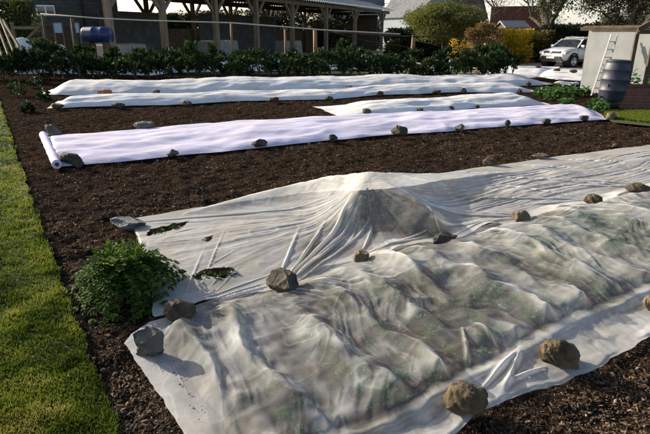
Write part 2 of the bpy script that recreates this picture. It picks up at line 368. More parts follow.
# inner hem line, where the sheet comes down to the soil and runs out flat
hem = curve([(330, 452), (372, 434), (430, 408), (480, 381), (530, 352), (580, 328), (650, 296), (900, 200)])
Vh = np.interp(BU, hem[:, 0], hem[:, 1])
inside = np.clip((BV-Vh)/.12, 0, 1)*np.clip((Vf_-BV)/.28, 0, 1)*np.clip((BU-(BU[:, :1]))/.30-.3, 0, 1)
inside = inside*inside*(3-2*inside)
ub = BU+.20*fbm(BU, BV, .9, 21, 2)+.10*fbm(BU, BV, .3, 26, 2)
row = np.maximum(0, np.cos(ub/.33*2*PI))**.8
bed_z = .015+.045*inside
tuft = np.clip(.42+1.3*fbm(ub*1.6, BV*.42, .30, 31, 3), 0, 1)
tuft2 = np.clip(fbm(BX, BY, .13, 41, 2)+.05, 0, 1)
lowL = np.clip((BU-BU[:, :1])/1.6, 0, 1)
obs = bed_z+inside*(row*(.0+.115*tuft)*(.55+.45*lowL)*np.clip(.35+(Vf_-BV)/.7, .35, 1)+.02*tuft2)
for px, py, r_, h_ in [(440, 272, .14, .17), (415, 300, .12, .15), (378, 290, .10, .12), (255, 350, .07, .13), (238, 395, .08, .12), (300, 330, .05, .12), (322, 372, .06, .13), (200, 360, .05, .09), (195, 330, .05, .07), (340, 310, .08, .12), (480, 335, .10, .18), (470, 300, .06, .16), (545, 300, .08, .14), (590, 235, .12, .12)]:
    p = P(px, py, .08); obs = np.maximum(obs, h_*.62*np.exp(-(((BX-p[0])**2+(BY-p[1])**2)/(r_*1.5)**2))*np.minimum(1, inside*1.5))
pin = np.zeros(BX.shape, bool); pin[0] = pin[-1] = True; pin[:, 0] = True; pv = np.full(BX.shape, .012)
pin |= (BV < Vh-.03); pv = pv+.0*pv
HB = blur(relax(obs, pin, pv, 260, .00010), 9, pin)
obsB = obs
# wrinkles: fine creases running with the rows, loose billows on the hem
w1 = np.abs(fbm(BU*1.0, BV*.35, .10, 81, 3)); w2 = np.abs(fbm(BU*.5+BV*.6, BV*.9-BU*.3, .22, 87, 3))
HB = HB+.010*(.35-w1)*np.clip(inside+.35, 0, 1)+.026*(.35-w2)*np.clip(inside+.2, 0, 1)
skirt = np.clip((Vh+.06-BV)/.1, 0, 1)*(1-np.clip((Vn_+.02-BV)/.05, 0, 1))
HB = HB+skirt*(.014+.03*np.clip(fbm(BU*.6, BV*1.5, .3, 91, 3)+.1, 0, 1))
d_hem = BV-Vh; HB = HB+.035*np.exp(-(d_hem/.05)**2)*np.clip((BU-BU[:, :1])/.5, 0, 1)
FB = [
    ((545, 372), (500, 390), .03, .05, .02, .02), ((520, 355), (500, 400), .03, .06, .05, .02), ((480, 395), (520, 350), .025, .05, .02, .05),
    ((150, 345), (178, 420), .03, .035, .0, .0), ((165, 350), (205, 430), .025, .03, .02, .02),
    ((470, 318), (500, 345), .02, .05, .1, .1), ((462, 325), (470, 365), .02, .05, .1, .1),
    ((285, 290), (340, 300), .02, .03, .04, .05)]
HB = folds(BX, BY, HB, [(a, b, w_*.55, h_*.42, za, zb) for a, b, w_, h_, za, zb in FB])
HB = np.maximum(HB, .030); sampB = sampler(BX, BY, HB)
layers = np.clip((Vh+.015-BV)/.02, 0, 1)                 # the hem is folded double
cr = np.abs(fbm(BU*1.5+.12*fbm(BU, BV, .2, 301, 2), BV*.55, .42, 303, 3)); cr2 = np.abs(fbm(BX, BY, .30, 311, 3))
vein = np.exp(-(cr/.012)**2)+.7*np.exp(-(cr2/.010)**2)       # pinched double folds
HB = HB+.018*(.3-np.abs(fbm(BU+.25*BV*fbm(BU, BV, .6, 351, 2), BV*.25, .075, 341, 3)))*np.clip(inside+.2, 0, 1)+.002*vein*np.clip(inside+.2, 0, 1)
touch_shade = np.clip(1-(HB-obsB-.01)/.03, 0, 1)*np.clip((HB-.06)/.06, 0, 1)
for px, py, z_, r_, k_ in [(330, 390, .05, .40, .20), (430, 350, .05, .35, .16), (270, 410, .05, .25, .16), (285, 340, .05, .16, .12), (380, 410, .05, .3, .16), (500, 320, .05, .3, .12), (580, 290, .05, .3, .10)]:
    p = P(px, py, z_); touch_shade = touch_shade+k_/.16*1.2*np.exp(-((BX-p[0])**2+(BY-p[1])**2)/r_**2)  # besides contact, shade zones are put into the mesh as lower opacity
opB = .37+.15*layers+.08*vein+.22*np.clip(HB-blur(HB, 30), -.012, .012)/.012-.15*touch_shade*np.clip(.75+1.5*fbm(BX, BY, .15, 321, 2), 0, 1)+fbm(BX, BY, .5, 331, 2)*.30+fbm(BX, BY, .12, 95, 3)*.13+.10*(1-np.clip(inside*2, 0, 1))
opB = opB+.22*np.exp(-((BU-BU[:, :1])/.10)**2)
sheetB = mesh_np('insect_mesh_sheet', np.stack([BX, BY, HB], -1), gridfaces(ntB, nsB), M['mesh'], smooth=True, opac=np.clip(opB, .14, .92))
tag(sheetB, 'wide see-through insect mesh draped over crop rows in the foreground', 'mesh sheet')
# ---------------- A: spun fleece over taller plants (behind it)
nsA, ntA = 881, 341
AX, AY, AU, AV, sA, tA = sheet_grid(A_far, A_near, A_left, uv(P(800, 158))[0], nsA, ntA, 1.35)
TA = np.repeat(tA[:, None], nsA, 1)
bell = np.sin(PI*np.clip(TA, 0, 1))
obs = .02+.035*bell
peaks = [(205, 226, .06, .08), (260, 262, .05, .08), (240, 236, .06, .08), (640, 160, .08, .3), (560, 172, .08, .3), (520, 190, .07, .3)]
for pl in ([(185, 212.5, .05), (215, 203.5, .085), (250, 193.5, .135), (300, 181.5, .225), (335, 173.5, .33), (366, 171, .42), (400, 172.3, .35), (440, 172.5, .24), (480, 172, .13), (520, 171, .07)], [(366, 171, .42), (400, 188, .33), (430, 208, .24)], [(366, 171, .42), (350, 205, .24)]):
    for (xa, ya, za), (xb, yb, zb) in zip(pl[:-1], pl[1:]):
        for q in np.linspace(0, 1, 10): peaks.append((xa+(xb-xa)*q, ya+(yb-ya)*q, za+(zb-za)*q, .05))
for px, py, h_, r_ in peaks:
    p = P(px, py, h_); obs = np.maximum(obs, h_-((AX-p[0])**2+(AY-p[1])**2)/r_**2*.05)
pin = np.zeros(AX.shape, bool); pin[0] = pin[-1] = True; pin[:, 0] = True
pv = np.full(AX.shape, .02)
HA = blur(relax(obs, pin, pv, 320, .00003, (16, 8, 4, 2, 1)), 60, pin)
FA = [((283, 286), (352, 184), .045, .05, .02, .38), ((286, 286), (362, 188), .03, .045, .02, .36), ((290, 284), (345, 215), .025, .05, .02, .25), ((300, 282), (372, 200), .02, .03, .03, .3),
      ((283, 286), (325, 205), .035, .04, .02, .25), ((276, 286), (300, 212), .035, .02, .02, .2),
      ((178, 312), (283, 268), .02, .03, .02, .05), ((185, 312), (275, 280), .015, .03, .02, .03), ((200, 308), (290, 280), .012, .025, .02, .03), ((280, 290), (365, 262), .02, .025, .02, .02),
      ((178, 312), (205, 245), .02, .02, .02, .08), ((200, 290), (225, 225), .02, .02, .03, .1), ((200, 270), (240, 245), .012, .018, .05, .08), ((150, 240), (215, 220), .02, .02, .05, .07), ((150, 245), (200, 238), .015, .02, .05, .07), ((232, 262), (200, 300), .012, .02, .05, .02), ((240, 265), (205, 305), .012, .02, .05, .02),
      ((361, 256), (430, 215), .02, .04, .02, .22), ((365, 254), (415, 222), .015, .035, .02, .2), ((361, 256), (375, 200), .03, .03, .02, .3), ((372, 252), (430, 236), .015, .03, .02, .06),
      ((445, 240), (425, 205), .03, .03, .02, .22), ((445, 240), (500, 215), .02, .02, .02, .08), ((415, 208), (380, 184), .02, .025, .22, .36),
      ((523, 218), (430, 214), .025, .045, .02, .2), ((523, 218), (400, 186), .03, .035, .02, .33), ((520, 216), (390, 180), .03, .03, .02, .36), ((523, 216), (440, 198), .02, .035, .02, .2), ((523, 218), (455, 205), .02, .03, .02, .15),
      ((595, 200), (450, 186), .03, .03, .02, .2), ((595, 200), (480, 178), .025, .03, .02, .12), ((595, 200), (520, 205), .02, .03, .02, .05), ((640, 188), (470, 172), .03, .03, .02, .1), ((640, 188), (560, 186), .025, .025, .02, .05), ((640, 186), (540, 176), .025, .03, .02, .08),
      ((490, 164), (380, 174), .03, .03, .02, .38), ((492, 164), (600, 168), .03, .025, .02, .08), ((540, 159), (640, 160), .025, .025, .02, .1), ((128, 224), (330, 184), .04, .035, .02, .3), ((128, 226), (240, 215), .02, .02, .02, .1)]
HA = folds(AX, AY, HA, [(a, b, w_*.36, h_*(.72 if 270 < a[0] < 305 else .62)*(.55 if max(a[0], b[0]) < 285 else 1), za, zb) for a, b, w_, h_, za, zb in FA])
# tension creases: running along the bed on the right, fanning from the stones elsewhere
along = np.clip((AU-uv(P(420, 214, .2))[0])/.6, 0, 1)
HA = HA+bell*along*.036*(.30-np.abs(fbm(AU*.05, AV+.04*np.sin(AU*2.2), .085, 131, 3)))
pk = P(368, 178, .40); ang = np.arctan2(AY-pk[1], AX-pk[0]); rad = np.hypot(AX-pk[0], AY-pk[1])
HA = HA+bell*np.clip(rad/.5, 0, 1)*(1-along*.8)*.030*(.28-np.abs(fbm(ang*1.0, rad*.10, .11, 141, 3)))
HA = HA+.010*bell*(.3-np.abs(fbm(AX, AY, .18, 151, 3)))
st_px = [(165, 318), (283, 286), (361, 257), (445, 241), (523, 219), (595, 202), (641, 190)]
lift = np.ones(AX.shape)
for px, py in st_px:
    p = P(px, py); lift *= 1-np.exp(-((AX-p[0])**2+(AY-p[1])**2)/.20**2)
HA = HA+.045*np.clip((TA-.9)/.1, 0, 1)**.7*lift*(.5+1.2*np.clip(fbm(AU, AV*0, .25, 161, 2)+.3, 0, 1))
HA = np.maximum(HA, .034); sampA = sampler(AX, AY, HA)
# tears
def inpoly(X, Y, poly):
    r = np.zeros(X.shape, bool); n = len(poly); j = n-1
    for i in range(n):
        xi, yi = poly[i]; xj, yj = poly[j]
        c = ((yi > Y) != (yj > Y)) & (X < (xj-xi)*(Y-yi)/(yj-yi+1e-12)+xi); r ^= c; j = i
    return r
cx = (AX[:-1, :-1]+AX[1:, 1:])/2; cy = (AY[:-1, :-1]+AY[1:, 1:])/2; cz = (HA[:-1, :-1]+HA[1:, 1:])/2
# photograph position of every cell centre, to cut the tears where they lie
dyv = cy*cp-(cz-CH)*sp_; dup_ = cy*sp_+(cz-CH)*cp
qx = 325+F*cx/dyv; qy = 217-F*dup_/dyv
qx = qx+2.2*fbm(cx, cy, .05, 401, 3); qy = qy+1.4*fbm(cx, cy, .05, 402, 3)
hole = inpoly(qx, qy, [(145, 235), (150, 229.5), (162, 226.5), (175, 223.5), (190, 221.5), (182, 226), (170, 230.5), (158, 233.5), (148, 236)])
hole |= inpoly(qx, qy, [(196, 277), (199, 272), (208, 268.5), (220, 267), (233, 268), (230, 273), (224, 279), (214, 277), (205, 274), (198, 279)])
hole |= inpoly(qx, qy, [(204, 241), (207, 237), (213, 235), (212, 239), (207, 242)])
hole |= inpoly(qx, qy, [(176, 270), (184, 269), (187, 272), (180, 274)])
denA = np.clip((HA-blur(HA, 40))/.010, -1, 1)
opA = .53+.24*denA+fbm(AX, AY, .25, 171, 3)*.12
for px, py, z_, r_, k_ in [(380, 210, .18, .24, .50), (405, 222, .12, .2, .3), (432, 226, .12, .16, .45), (350, 245, .08, .16, .22), (330, 215, .2, .15, .12), (320, 255, .06, .2, .2), (480, 196, .1, .2, .22), (420, 195, .3, .2, .16), (230, 285, .03, .15, .2), (260, 245, .08, .2, .12), (310, 235, .12, .12, .18)]:
    p = P(px, py, z_); opA -= 1.05*k_*np.exp(-((AX-p[0])**2+(AY-p[1])**2)/r_**2)
sheetA = mesh_np('fleece_sheet', np.stack([AX, AY, HA], -1), gridfaces(ntA, nsA, ~hole), M['fleece'], smooth=True, opac=np.clip(opA, .18, .97))
tag(sheetA, 'torn white fleece tented over tall plants beside the see-through mesh', 'fleece sheet')
# ------------------------------------------------------------------ plants under the sheets
def leaf_mesh(name, C, D, N, L, W, tone, m, parent=None, curl=.15):
    """C base points, D directions, N side vectors; six-vertex leaves"""
    n = len(C); D = D/np.linalg.norm(D, axis=1)[:, None]; S = np.cross(D, N); S /= np.linalg.norm(S, axis=1)[:, None]+1e-9; U = np.cross(S, D)
    L = L[:, None]; W = W[:, None]
    v = np.stack([C, C+D*L*.35+S*W*.5+U*L*curl, C+D*L*.75+S*W*.4+U*L*curl*.8, C+D*L, C+D*L*.75-S*W*.4+U*L*curl*.8, C+D*L*.35-S*W*.5+U*L*curl, C+D*L*.5], 1).reshape(-1, 3)
    b = np.arange(n)*7
    f = np.concatenate([np.stack([b, b+1, b+6], -1), np.stack([b+1, b+2, b+6], -1), np.stack([b+2, b+3, b+6], -1), np.stack([b+3, b+4, b+6], -1), np.stack([b+4, b+5, b+6], -1), np.stack([b+5, b, b+6], -1)])
    return mesh_np(name, v, f, m, parent, tone=np.tile(tone, 6))
def rnd_dirs(n, up=0.): 
    d = rs.randn(n, 3); d /= np.linalg.norm(d, axis=1)[:, None]; d[:, 2] += up; return d/np.linalg.norm(d, axis=1)[:, None]
# feathery young crop, one clump each
def tuft_clump(h, r, nst=16, nl=9):
    C = []; D = []; L = []
    for i in range(nst):
        a = rs.rand()*2*PI; ln = h*(.6+.5*rs.rand()); out = r*(.3+.8*rs.rand())
        for k in range(nl):
            t = (k+1)/nl
            p = np.array([math.cos(a)*out*t**1.4, math.sin(a)*out*t**1.4, ln*(t-.25*t*t)])
            for sgn in (-1, 1):
                C.append(p); D.append([math.cos(a+sgn*1.1)*.8, math.sin(a+sgn*1.1)*.8, .5]); L.append(.048*(1.3-t)+.018)
    C = np.array(C); D = np.array(D)+rs.randn(len(C), 3)*.3; L = np.array(L)
    return C, D, L
clumps = []
for k in range(3):
    t_ = thing('crop_seedling', 'feathery green seedling clump under the see-through mesh', 'plant', (0, 0, 0), 0, 'young crop plants under the mesh')
    C, D, L = tuft_clump(.15, .10)
    leaf_mesh('foliage', C, D, rnd_dirs(len(C), 1.), L, L*.17, np.clip(.5+rs.randn(len(C))*.25, 0, 1), M['seedling'], t_)
    clumps.append(t_)
fl = BX.shape; cand = []
# candidates stand where the sheet is held up
for tries in range(12000):
    i = rs.randint(5, ntB-5); j = int(rs.rand()*nsB*.95)
    if inside[i, j] < .6 or row[i, j]*(.3+tuft[i, j]) < .02: continue
    p = (BX[i, j], BY[i, j]); 
    if all((p[0]-q[0])**2+(p[1]-q[1])**2 > .105**2 for q in cand): cand.append((p[0], p[1], HB[i, j]))
    if len(cand) > 285: break
for px, py in [(262, 352), (318, 383), (372, 353), (420, 345), (330, 405), (290, 412), (400, 372), (440, 372), (355, 372), (384, 395), (505, 262), (530, 275), (475, 315), (485, 345), (500, 330), (430, 330), (560, 300), (600, 290)]:
    p = P(px, py, .06); cand.append((p[0], p[1], 0))
for n_, (x, y, z) in enumerate(cand):
    s = max(.3, min(1.1, (sampB(x, y, .06)-.008)/.15)); src = clumps[n_ % 3]
    if n_ < 3: src.location = (x, y, .0); src.rotation_euler = (0, 0, rs.rand()*6); src.scale = (s, s, s)
    else: dup(src, (x, y, 0), rs.rand()*6, s)
# taller leafy plants holding up the fleece
def leafy(name, label, cat, loc, h, r, n, ls, m, group=None, stem=True, flat=.8):
    t_ = thing(name, label, cat, loc, rs.rand()*6, group)
    a = rs.rand(n)*2*PI; rr = r*np.sqrt(rs.rand(n)); z = h*(.15+.85*rs.rand(n))*(1-.5*(rr/r)**2)
    C = np.stack([np.cos(a)*rr*.8, np.sin(a)*rr*.8, z], -1)
    D = np.stack([np.cos(a), np.sin(a), .2+rs.randn(n)*.4], -1)+rs.randn(n, 3)*.3
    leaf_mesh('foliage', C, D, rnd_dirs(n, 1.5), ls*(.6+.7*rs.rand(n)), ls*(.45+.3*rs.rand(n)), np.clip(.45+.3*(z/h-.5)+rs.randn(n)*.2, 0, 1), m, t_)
    if stem:
        b = MB(); b.tube([(0, 0, -.02), (.01, .01, h*.45), (0, .0, h*.85)], [.02*h/.5, .016*h/.5, .006], 6); b.build('stem', M['stem'], t_)
    return t_
uc = [(370, 178, .36), (352, 184, .32), (395, 184, .28), (330, 190, .25), (432, 216, .18), (400, 212, .14), (372, 208, .24), (300, 200, .16), (470, 188, .11), (262, 208, .09), (425, 188, .2), (345, 215, .14), (385, 205, .3), (362, 200, .28), (385, 222, .2), (410, 205, .25), (435, 222, .2), (425, 230, .15), (350, 205, .25), (218, 272, .07), (228, 271, .06), (160, 231, .06), (176, 226, .06), (208, 239, .05), (203, 275, .05)]
for px, py, h_ in uc:
    p = P(px, py, h_); h_ = max(.03, min(h_, sampA(p[0], p[1], .12)-.04))*.76 if h_ > .075 else .055
    leafy('covered_vegetable', 'leafy vegetable under the torn white fleece', 'plant', (p[0], p[1], 0), h_, .05+h_*.3, int(60+260*h_), .03+.10*h_, M['kale'], 'plants under the torn fleece')
# ------------------------------------------------------------------ the big leafy bush at the left end
bc = P(120, 312)
def frond_bush(loc):
    t_ = thing('leafy_bush', 'bushy dark green plant with toothed leaves beside the white fleece', 'plant', loc)
    C = []; D = []; L = []; T_ = []
    stems = MB()
    for i in range(300):
        a = rs.rand()*2*PI; el = rs.rand()**.8*1.35; ln = (.31+.12*rs.rand())*(1-.10*math.sin(el))
        dx, dy, dz = math.cos(a)*math.cos(el), math.sin(a)*math.cos(el), math.sin(el)
        pts = []
        for k in range(10):
            t = k/9.
            pts.append(np.array([dx*ln*t*1.08, dy*ln*t*1.08, max(.01, dz*ln*t*1.0+.13*math.sin(PI*t)*math.cos(el)*.9-.10*t*t*math.cos(el))]))
        stems.tube(pts, [.0035-.0025*k/9 for k in range(10)], 4, False)
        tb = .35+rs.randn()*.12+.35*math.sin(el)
        for k in range(2, 10):
            t = k/9.; d = pts[min(k, 9)]-pts[k-1]; d = d/np.linalg.norm(d)
            sd_ = np.cross(d, [0, 0, 1.]); sd_ /= np.linalg.norm(sd_)+1e-6
            for sgn in (-1, 1):
                for q in (0, 1):
                    C.append(pts[k]); D.append(d*(.5+q*.7)+sgn*sd_*(.9-.3*q)+rs.randn(3)*.12); L.append((.055 if q == 0 else .042)*(1.1-.45*t)); T_.append(tb+rs.randn()*.15)
        C.append(pts[-1]); D.append(pts[-1]-pts[-2]); L.append(.05); T_.append(tb)
    C = np.array(C); D = np.array(D); L = np.array(L)
    leaf_mesh('foliage', C, D, rnd_dirs(len(C), 2.2), L, L*.42, np.clip(np.array(T_), 0, 1), M['fern'], t_, .08)
    stems.build('stems', M['stem'], t_)
frond_bush((bc[0]-.04, bc[1]+.28, 0))
# ------------------------------------------------------------------ mulch of bark chips
def chips(n, xs, ys_, zs, L, seed):
    az = rs.rand(n)*2*PI; tl = rs.randn(n)*.35; tw = rs.randn(n)*.5
    d = np.stack([np.cos(az)*np.cos(tl), np.sin(az)*np.cos(tl), np.sin(tl)], -1)
    s = np.stack([-np.sin(az)*np.cos(tw), np.cos(az)*np.cos(tw), np.sin(tw)], -1); nrm = np.cross(d, s)
    W = L*(.18+.35*rs.rand(n)); H = L*(.06+.12*rs.rand(n)); c = np.stack([xs, ys_, zs+H*.4], -1)
    L_, W_, H_ = (L/2)[:, None], (W/2)[:, None], H[:, None]
    k = (.5+.5*rs.rand(n))[:, None]
    v = np.stack([c-d*L_-s*W_*k, c+d*L_-s*W_, c+d*L_*.85+s*W_*k, c-d*L_+s*W_, c-d*L_*.8-s*W_*.5*k+nrm*H_, c+d*L_*.9-s*W_*.6+nrm*H_, c+d*L_*.7+s*W_*.6*k+nrm*H_, c-d*L_*.8+s*W_*.6+nrm*H_], 1)
    b = (np.arange(n)*8)[:, None]
    f = np.concatenate([b+np.array(q)[None, :] for q in ((4, 5, 6, 7), (0, 1, 5, 4), (1, 2, 6, 5), (2, 3, 7, 6), (3, 0, 4, 7))])
    return v.reshape(-1, 3), f
NCH = 150000
cyy = 1.3*(15/1.3)**(rs.rand(NCH)**1.1); cxx = (rs.rand(NCH)*2-1)*(cyy*.70+.5)
lx = lawn_x(cyy)
U_ = cxx*ax[0]+cyy*ax[1]; V_ = cxx*nx[0]+cyy*nx[1]
keep = (cxx > lx-.04)
# thin out the chips under the covers
undB = (V_ < np.interp(U_, B_far[:, 0], B_far[:, 1])) & (V_ > np.interp(U_, B_near[:, 0], B_near[:, 1])+.03) & (U_ > np.interp(V_, B_left[::-1, 1], B_left[::-1, 0])+.03)
undA = (V_ < np.interp(U_, A_far[:, 0], A_far[:, 1])) & (V_ > np.interp(U_, A_near[:, 0], A_near[:, 1])) & (U_ > A_left[:, 0].min()+.25)
keep &= ~((undA | undB) & ((rs.rand(NCH) > .12) | (U_ < B_left[:, 0].min()+1.2)))
cxx, cyy = cxx[keep], cyy[keep]; n = len(cxx)
L = (.008+.020*rs.rand(n)**2.2+.012*(rs.rand(n) > .96))*(1+.035*cyy)
tn = np.clip(.36+rs.randn(n)*.17+.42*(rs.rand(n) > .95)+.38*fbm(cxx, cyy, .5, 201, 3), 0, 1)
V, Fc = chips(n, cxx, cyy, soil_z(cxx, cyy)-.008+.008*rs.rand(n), L, 1)
stuff(tag(mesh_np('bark_mulch', V, Fc, M['chips'], tone=np.tile(tn, 5)), 'dark brown bark chip mulch spread on the paths', 'mulch'))
nk = 9000; ky = 1.6*(15/1.6)**rs.rand(nk); kx = (rs.rand(nk)*2-1)*(ky*.7+.5)
U_ = kx*ax[0]+ky*ax[1]; V_ = kx*nx[0]+ky*nx[1]
kk = (kx > lawn_x(ky)+.02) & ~((V_ < np.interp(U_, A_far[:, 0], A_far[:, 1])) & (V_ > np.interp(U_, B_near[:, 0], B_near[:, 1])) & (U_ > B_left[:, 0].min())) & (fbm(kx, ky, .6, 431, 2) > -.05)
kx, ky = kx[kk], ky[kk]; nk = len(kx); kr = (.005+.013*rs.rand(nk)**3)*(1+.03*ky)
th_ = np.array([(math.cos(a)*math.cos(e), math.sin(a)*math.cos(e), math.sin(e)) for e in (-.3, .45) for a in np.arange(6)*PI/3+e]+[(0, 0, 1.)])
V = np.stack([kx, ky, soil_z(kx, ky)+kr*.1], -1)[:, None, :]+th_[None]*kr[:, None, None]*(.65+.6*rs.rand(nk, 13, 1))*np.array([1, 1, .75])
b0 = (np.arange(nk)*13)[:, None]; fl_ = []
for q in range(6):
    q2 = (q+1) % 6; fl_ += [b0+np.array([q, q2, 6+q2]), b0+np.array([q, 6+q2, 6+q]), b0+np.array([6+q, 6+q2, 12])]
kt = np.clip(.32+.12*rs.randn(nk)+.25*(rs.rand(nk) > .93), 0, 1)
stuff(tag(mesh_np('soil_clods', V.reshape(-1, 3), np.concatenate(fl_), M['chips'], tone=np.tile(kt, 18)), 'crumbly clods of soil and grit among the bark mulch', 'soil'))
cC = []
for k in range(46):
    q = rs.rand(); px = 163+38*q+rs.randn()*3.5; py = 345+70*q+rs.randn()*4
    if k > 34: px = 150+rs.rand()*12; py = 348+rs.rand()*25
    p = P(px, py, .03); cC.append((p[0], p[1], sampB(p[0], p[1], .012)+.006))
cC = np.array(cC); V, Fc = chips(len(cC), cC[:, 0], cC[:, 1], cC[:, 2], .005+.010*rs.rand(len(cC))**2, 2)
stuff(tag(mesh_np('soil_crumbs', V, Fc, M['chips'], tone=np.full(len(Fc), .3)), 'crumbs of soil scattered on the left end of the mesh', 'soil crumbs'))
# a few crumbs lying on the mesh at its left end and on the fleece
# ------------------------------------------------------------------ strips of fleece further back
def strip(name, label, near_px, width, crest, m, cat='fleece sheet', crestpos=.45, nu=260, nv=40, seed=0, taper=(.35, .35), ripple=.03, farpx=None, endpull=(0, 0)):
    q = np.array([P(x, y)[:2] for x, y in near_px]); 
    seg = np.r_[0, np.cumsum(np.hypot(*np.diff(q, axis=0).T))]; L = seg[-1]
    s = np.linspace(0, L, nu); nxx = np.interp(s, seg, q[:, 0]); nyy = np.interp(s, seg, q[:, 1])
    d = q[-1]-q[0]; d /= np.linalg.norm(d); nn = np.array([-d[1], d[0]])
    if farpx is not None:
        r = np.array([P(x, y)[:2] for x, y in farpx]); sg = np.r_[0, np.cumsum(np.hypot(*np.diff(r, axis=0).T))]; 
        fx = np.interp(s/L*sg[-1], sg, r[:, 0]); fy = np.interp(s/L*sg[-1], sg, r[:, 1])
    else: fx = nxx+nn[0]*width; fy = nyy+nn[1]*width
    t = np.linspace(0, 1, nv)[:, None]
    wob = fbm(s, s*0, .9, seed+5, 3)*.12
    X = nxx[None, :]*(1-t)+fx[None, :]*t; Y = (nyy[None, :]+wob[None, :]*(1-t))*(1-t)+fy[None, :]*t
    prof = np.sin(PI*t**(math.log(.5)/math.log(crestpos)))**.75
    endf = np.clip(s/taper[0], 0, 1)*np.clip((L-s)/taper[1], 0, 1); endf = endf*endf*(3-2*endf)
    hv = .92+.28*fbm(s, s*0, 1.6, seed+9, 3)
    Z = .02+crest*prof*(endf*hv)[None, :]
    W = s[None, :]+0*t; Wt = (t*width)+0*s[None, :]
    Z = Z+ripple*(.3-np.abs(fbm(W*.25, Wt, .28, seed+20, 3)))*np.minimum(1, prof*2+.3)*(.4+endf)[None, :]
    Z = Z+ripple*.8*np.clip(fbm(W*.6, Wt, .6, seed+30, 2), 0, 1)*prof
    Z = np.maximum(Z, .018)
    o = mesh_np(name, np.stack([X, Y, Z], -1), gridfaces(nv, nu), m, smooth=True)
    return tag(o, label, cat)
strip('fleece_sheet', 'long lilac-white fleece strip rolled at its left end on the mulch', [(55, 168), (120, 164), (172, 158), (259, 149), (333, 141), (400, 136), (460, 131), (508, 127), (548, 124), (585, 121.5), (609, 120)], 1.7, .10, M['lilac'], seed=300, ripple=.065, taper=(.05, .5), farpx=[(48, 138), (143, 130), (240, 122), (333, 117.5), (430, 112), (520, 108), (570, 105), (590, 110)])
strip('fleece_sheet', 'white fleece strip between the lilac strip and the far covered beds', [(338, 117), (367, 116.5), (420, 113.5), (452, 111.5), (478, 109), (520, 107), (550, 105)], 1.7, .22, M['farfleece'], seed=330, ripple=.06, taper=(1.2, .6))
strip('fleece_sheet', 'lower white fleece of the far pair lying nearest the bare soil', [(47, 109), (117, 107), (186, 105), (228, 102), (274, 101), (329, 100), (380, 95.5), (437, 93.5), (464, 93), (520, 93), (540, 92)], 1.5, .20, M['farfleece'], seed=360, ripple=.06, taper=(.5, .8))
strip('fleece_sheet', 'upper white fleece of the far pair running below the leafy brassica row', [(37, 95), (104, 96), (155, 94.5), (221, 93), (334, 90), (415, 88), (458, 87), (495, 87), (530, 86), (556, 85)], 2.4, .33, M['farfleece'], seed=390, ripple=.08, taper=(1.0, 1.4))
strip('fleece_sheet', 'pale fleece over a low bed in front of the car, left piece', [(487, 76), (520, 79), (545, 77)], 3., .12, M['farfleece'], seed=420, taper=(.8, .8), farpx=[(484, 66), (530, 66.5), (560, 67)])
strip('fleece_sheet', 'pale fleece over a low bed between the car and the water butt', [(532, 76), (555, 80), (600, 82.5)], 3., .12, M['farfleece'], seed=450, taper=(.8, .3), farpx=[(548, 69), (575, 69.5), (603, 70)])
strip('fleece_sheet', 'small scrap of white fleece beside the dark soil left of the butt', [(553, 84), (572, 86), (578, 85)], 1., .06, M['farfleece'], seed=470, taper=(.2, .2), nu=60, nv=16)
strip('fleece_sheet', 'white fleece seen behind the stems at the left of the brassica row', [(8, 72), (70, 74), (150, 76)], 3.5, .6, M['farfleece'], seed=480, taper=(.6, .6))
strip('fleece_sheet', 'white fleece seen behind the stems in the middle of the brassica row', [(160, 73), (230, 72), (300, 71)], 3.0, .5, M['farfleece'], seed=490, taper=(.6, .6))
strip('fleece_sheet', 'white fleece glimpsed through the right half of the brassica row', [(330, 70), (400, 69.5), (475, 69)], 3.0, .45, M['farfleece'], seed=500, taper=(.6, .6))
# roll of fleece
a = P(43, 135, .07); b_ = P(57, 165, .07); 
r = thing('fleece_roll', 'rolled-up end of the lilac fleece lying on the mulch', 'fleece roll', (a[0], a[1], 0))
dv = (b_-a); mbr = MB(); pts = [tuple(dv*k/14+np.array([0, 0, .075+.004*math.sin(k*1.9)])) for k in range(15)]
mbr.tube(pts, [.060+.004*math.sin(k*2.3) for k in range(15)], 20, False); mbr.build('wound_fleece', M['lilac'], r)
mbr = MB()
e = np.array(pts[-1]); dd = Vector(dv).normalized(); sx = dd.cross(Vector((0, 0, 1))).normalized(); ux = sx.cross(dd)
ring = lambda rr, off: [Vector(e)+dd*off+rr*(math.cos(2*PI*k/20)*sx+math.sin(2*PI*k/20)*ux) for k in range(20)]
V = ring(.060, 0)+ring(.052, .003)+ring(.04, -.002)+ring(.028, .004); mbr.add(V, [(i*20+k, i*20+(k+1) % 20, (i+1)*20+(k+1) % 20, (i+1)*20+k) for i in range(3) for k in range(20)], True)
mbr.build('roll_end', M['lilac'], r)
mbr = MB(); mbr.tube([Vector(e)-dd*.2, Vector(e)+dd*.006], .027, 14); mbr.build('core', M['darkwood'], r)
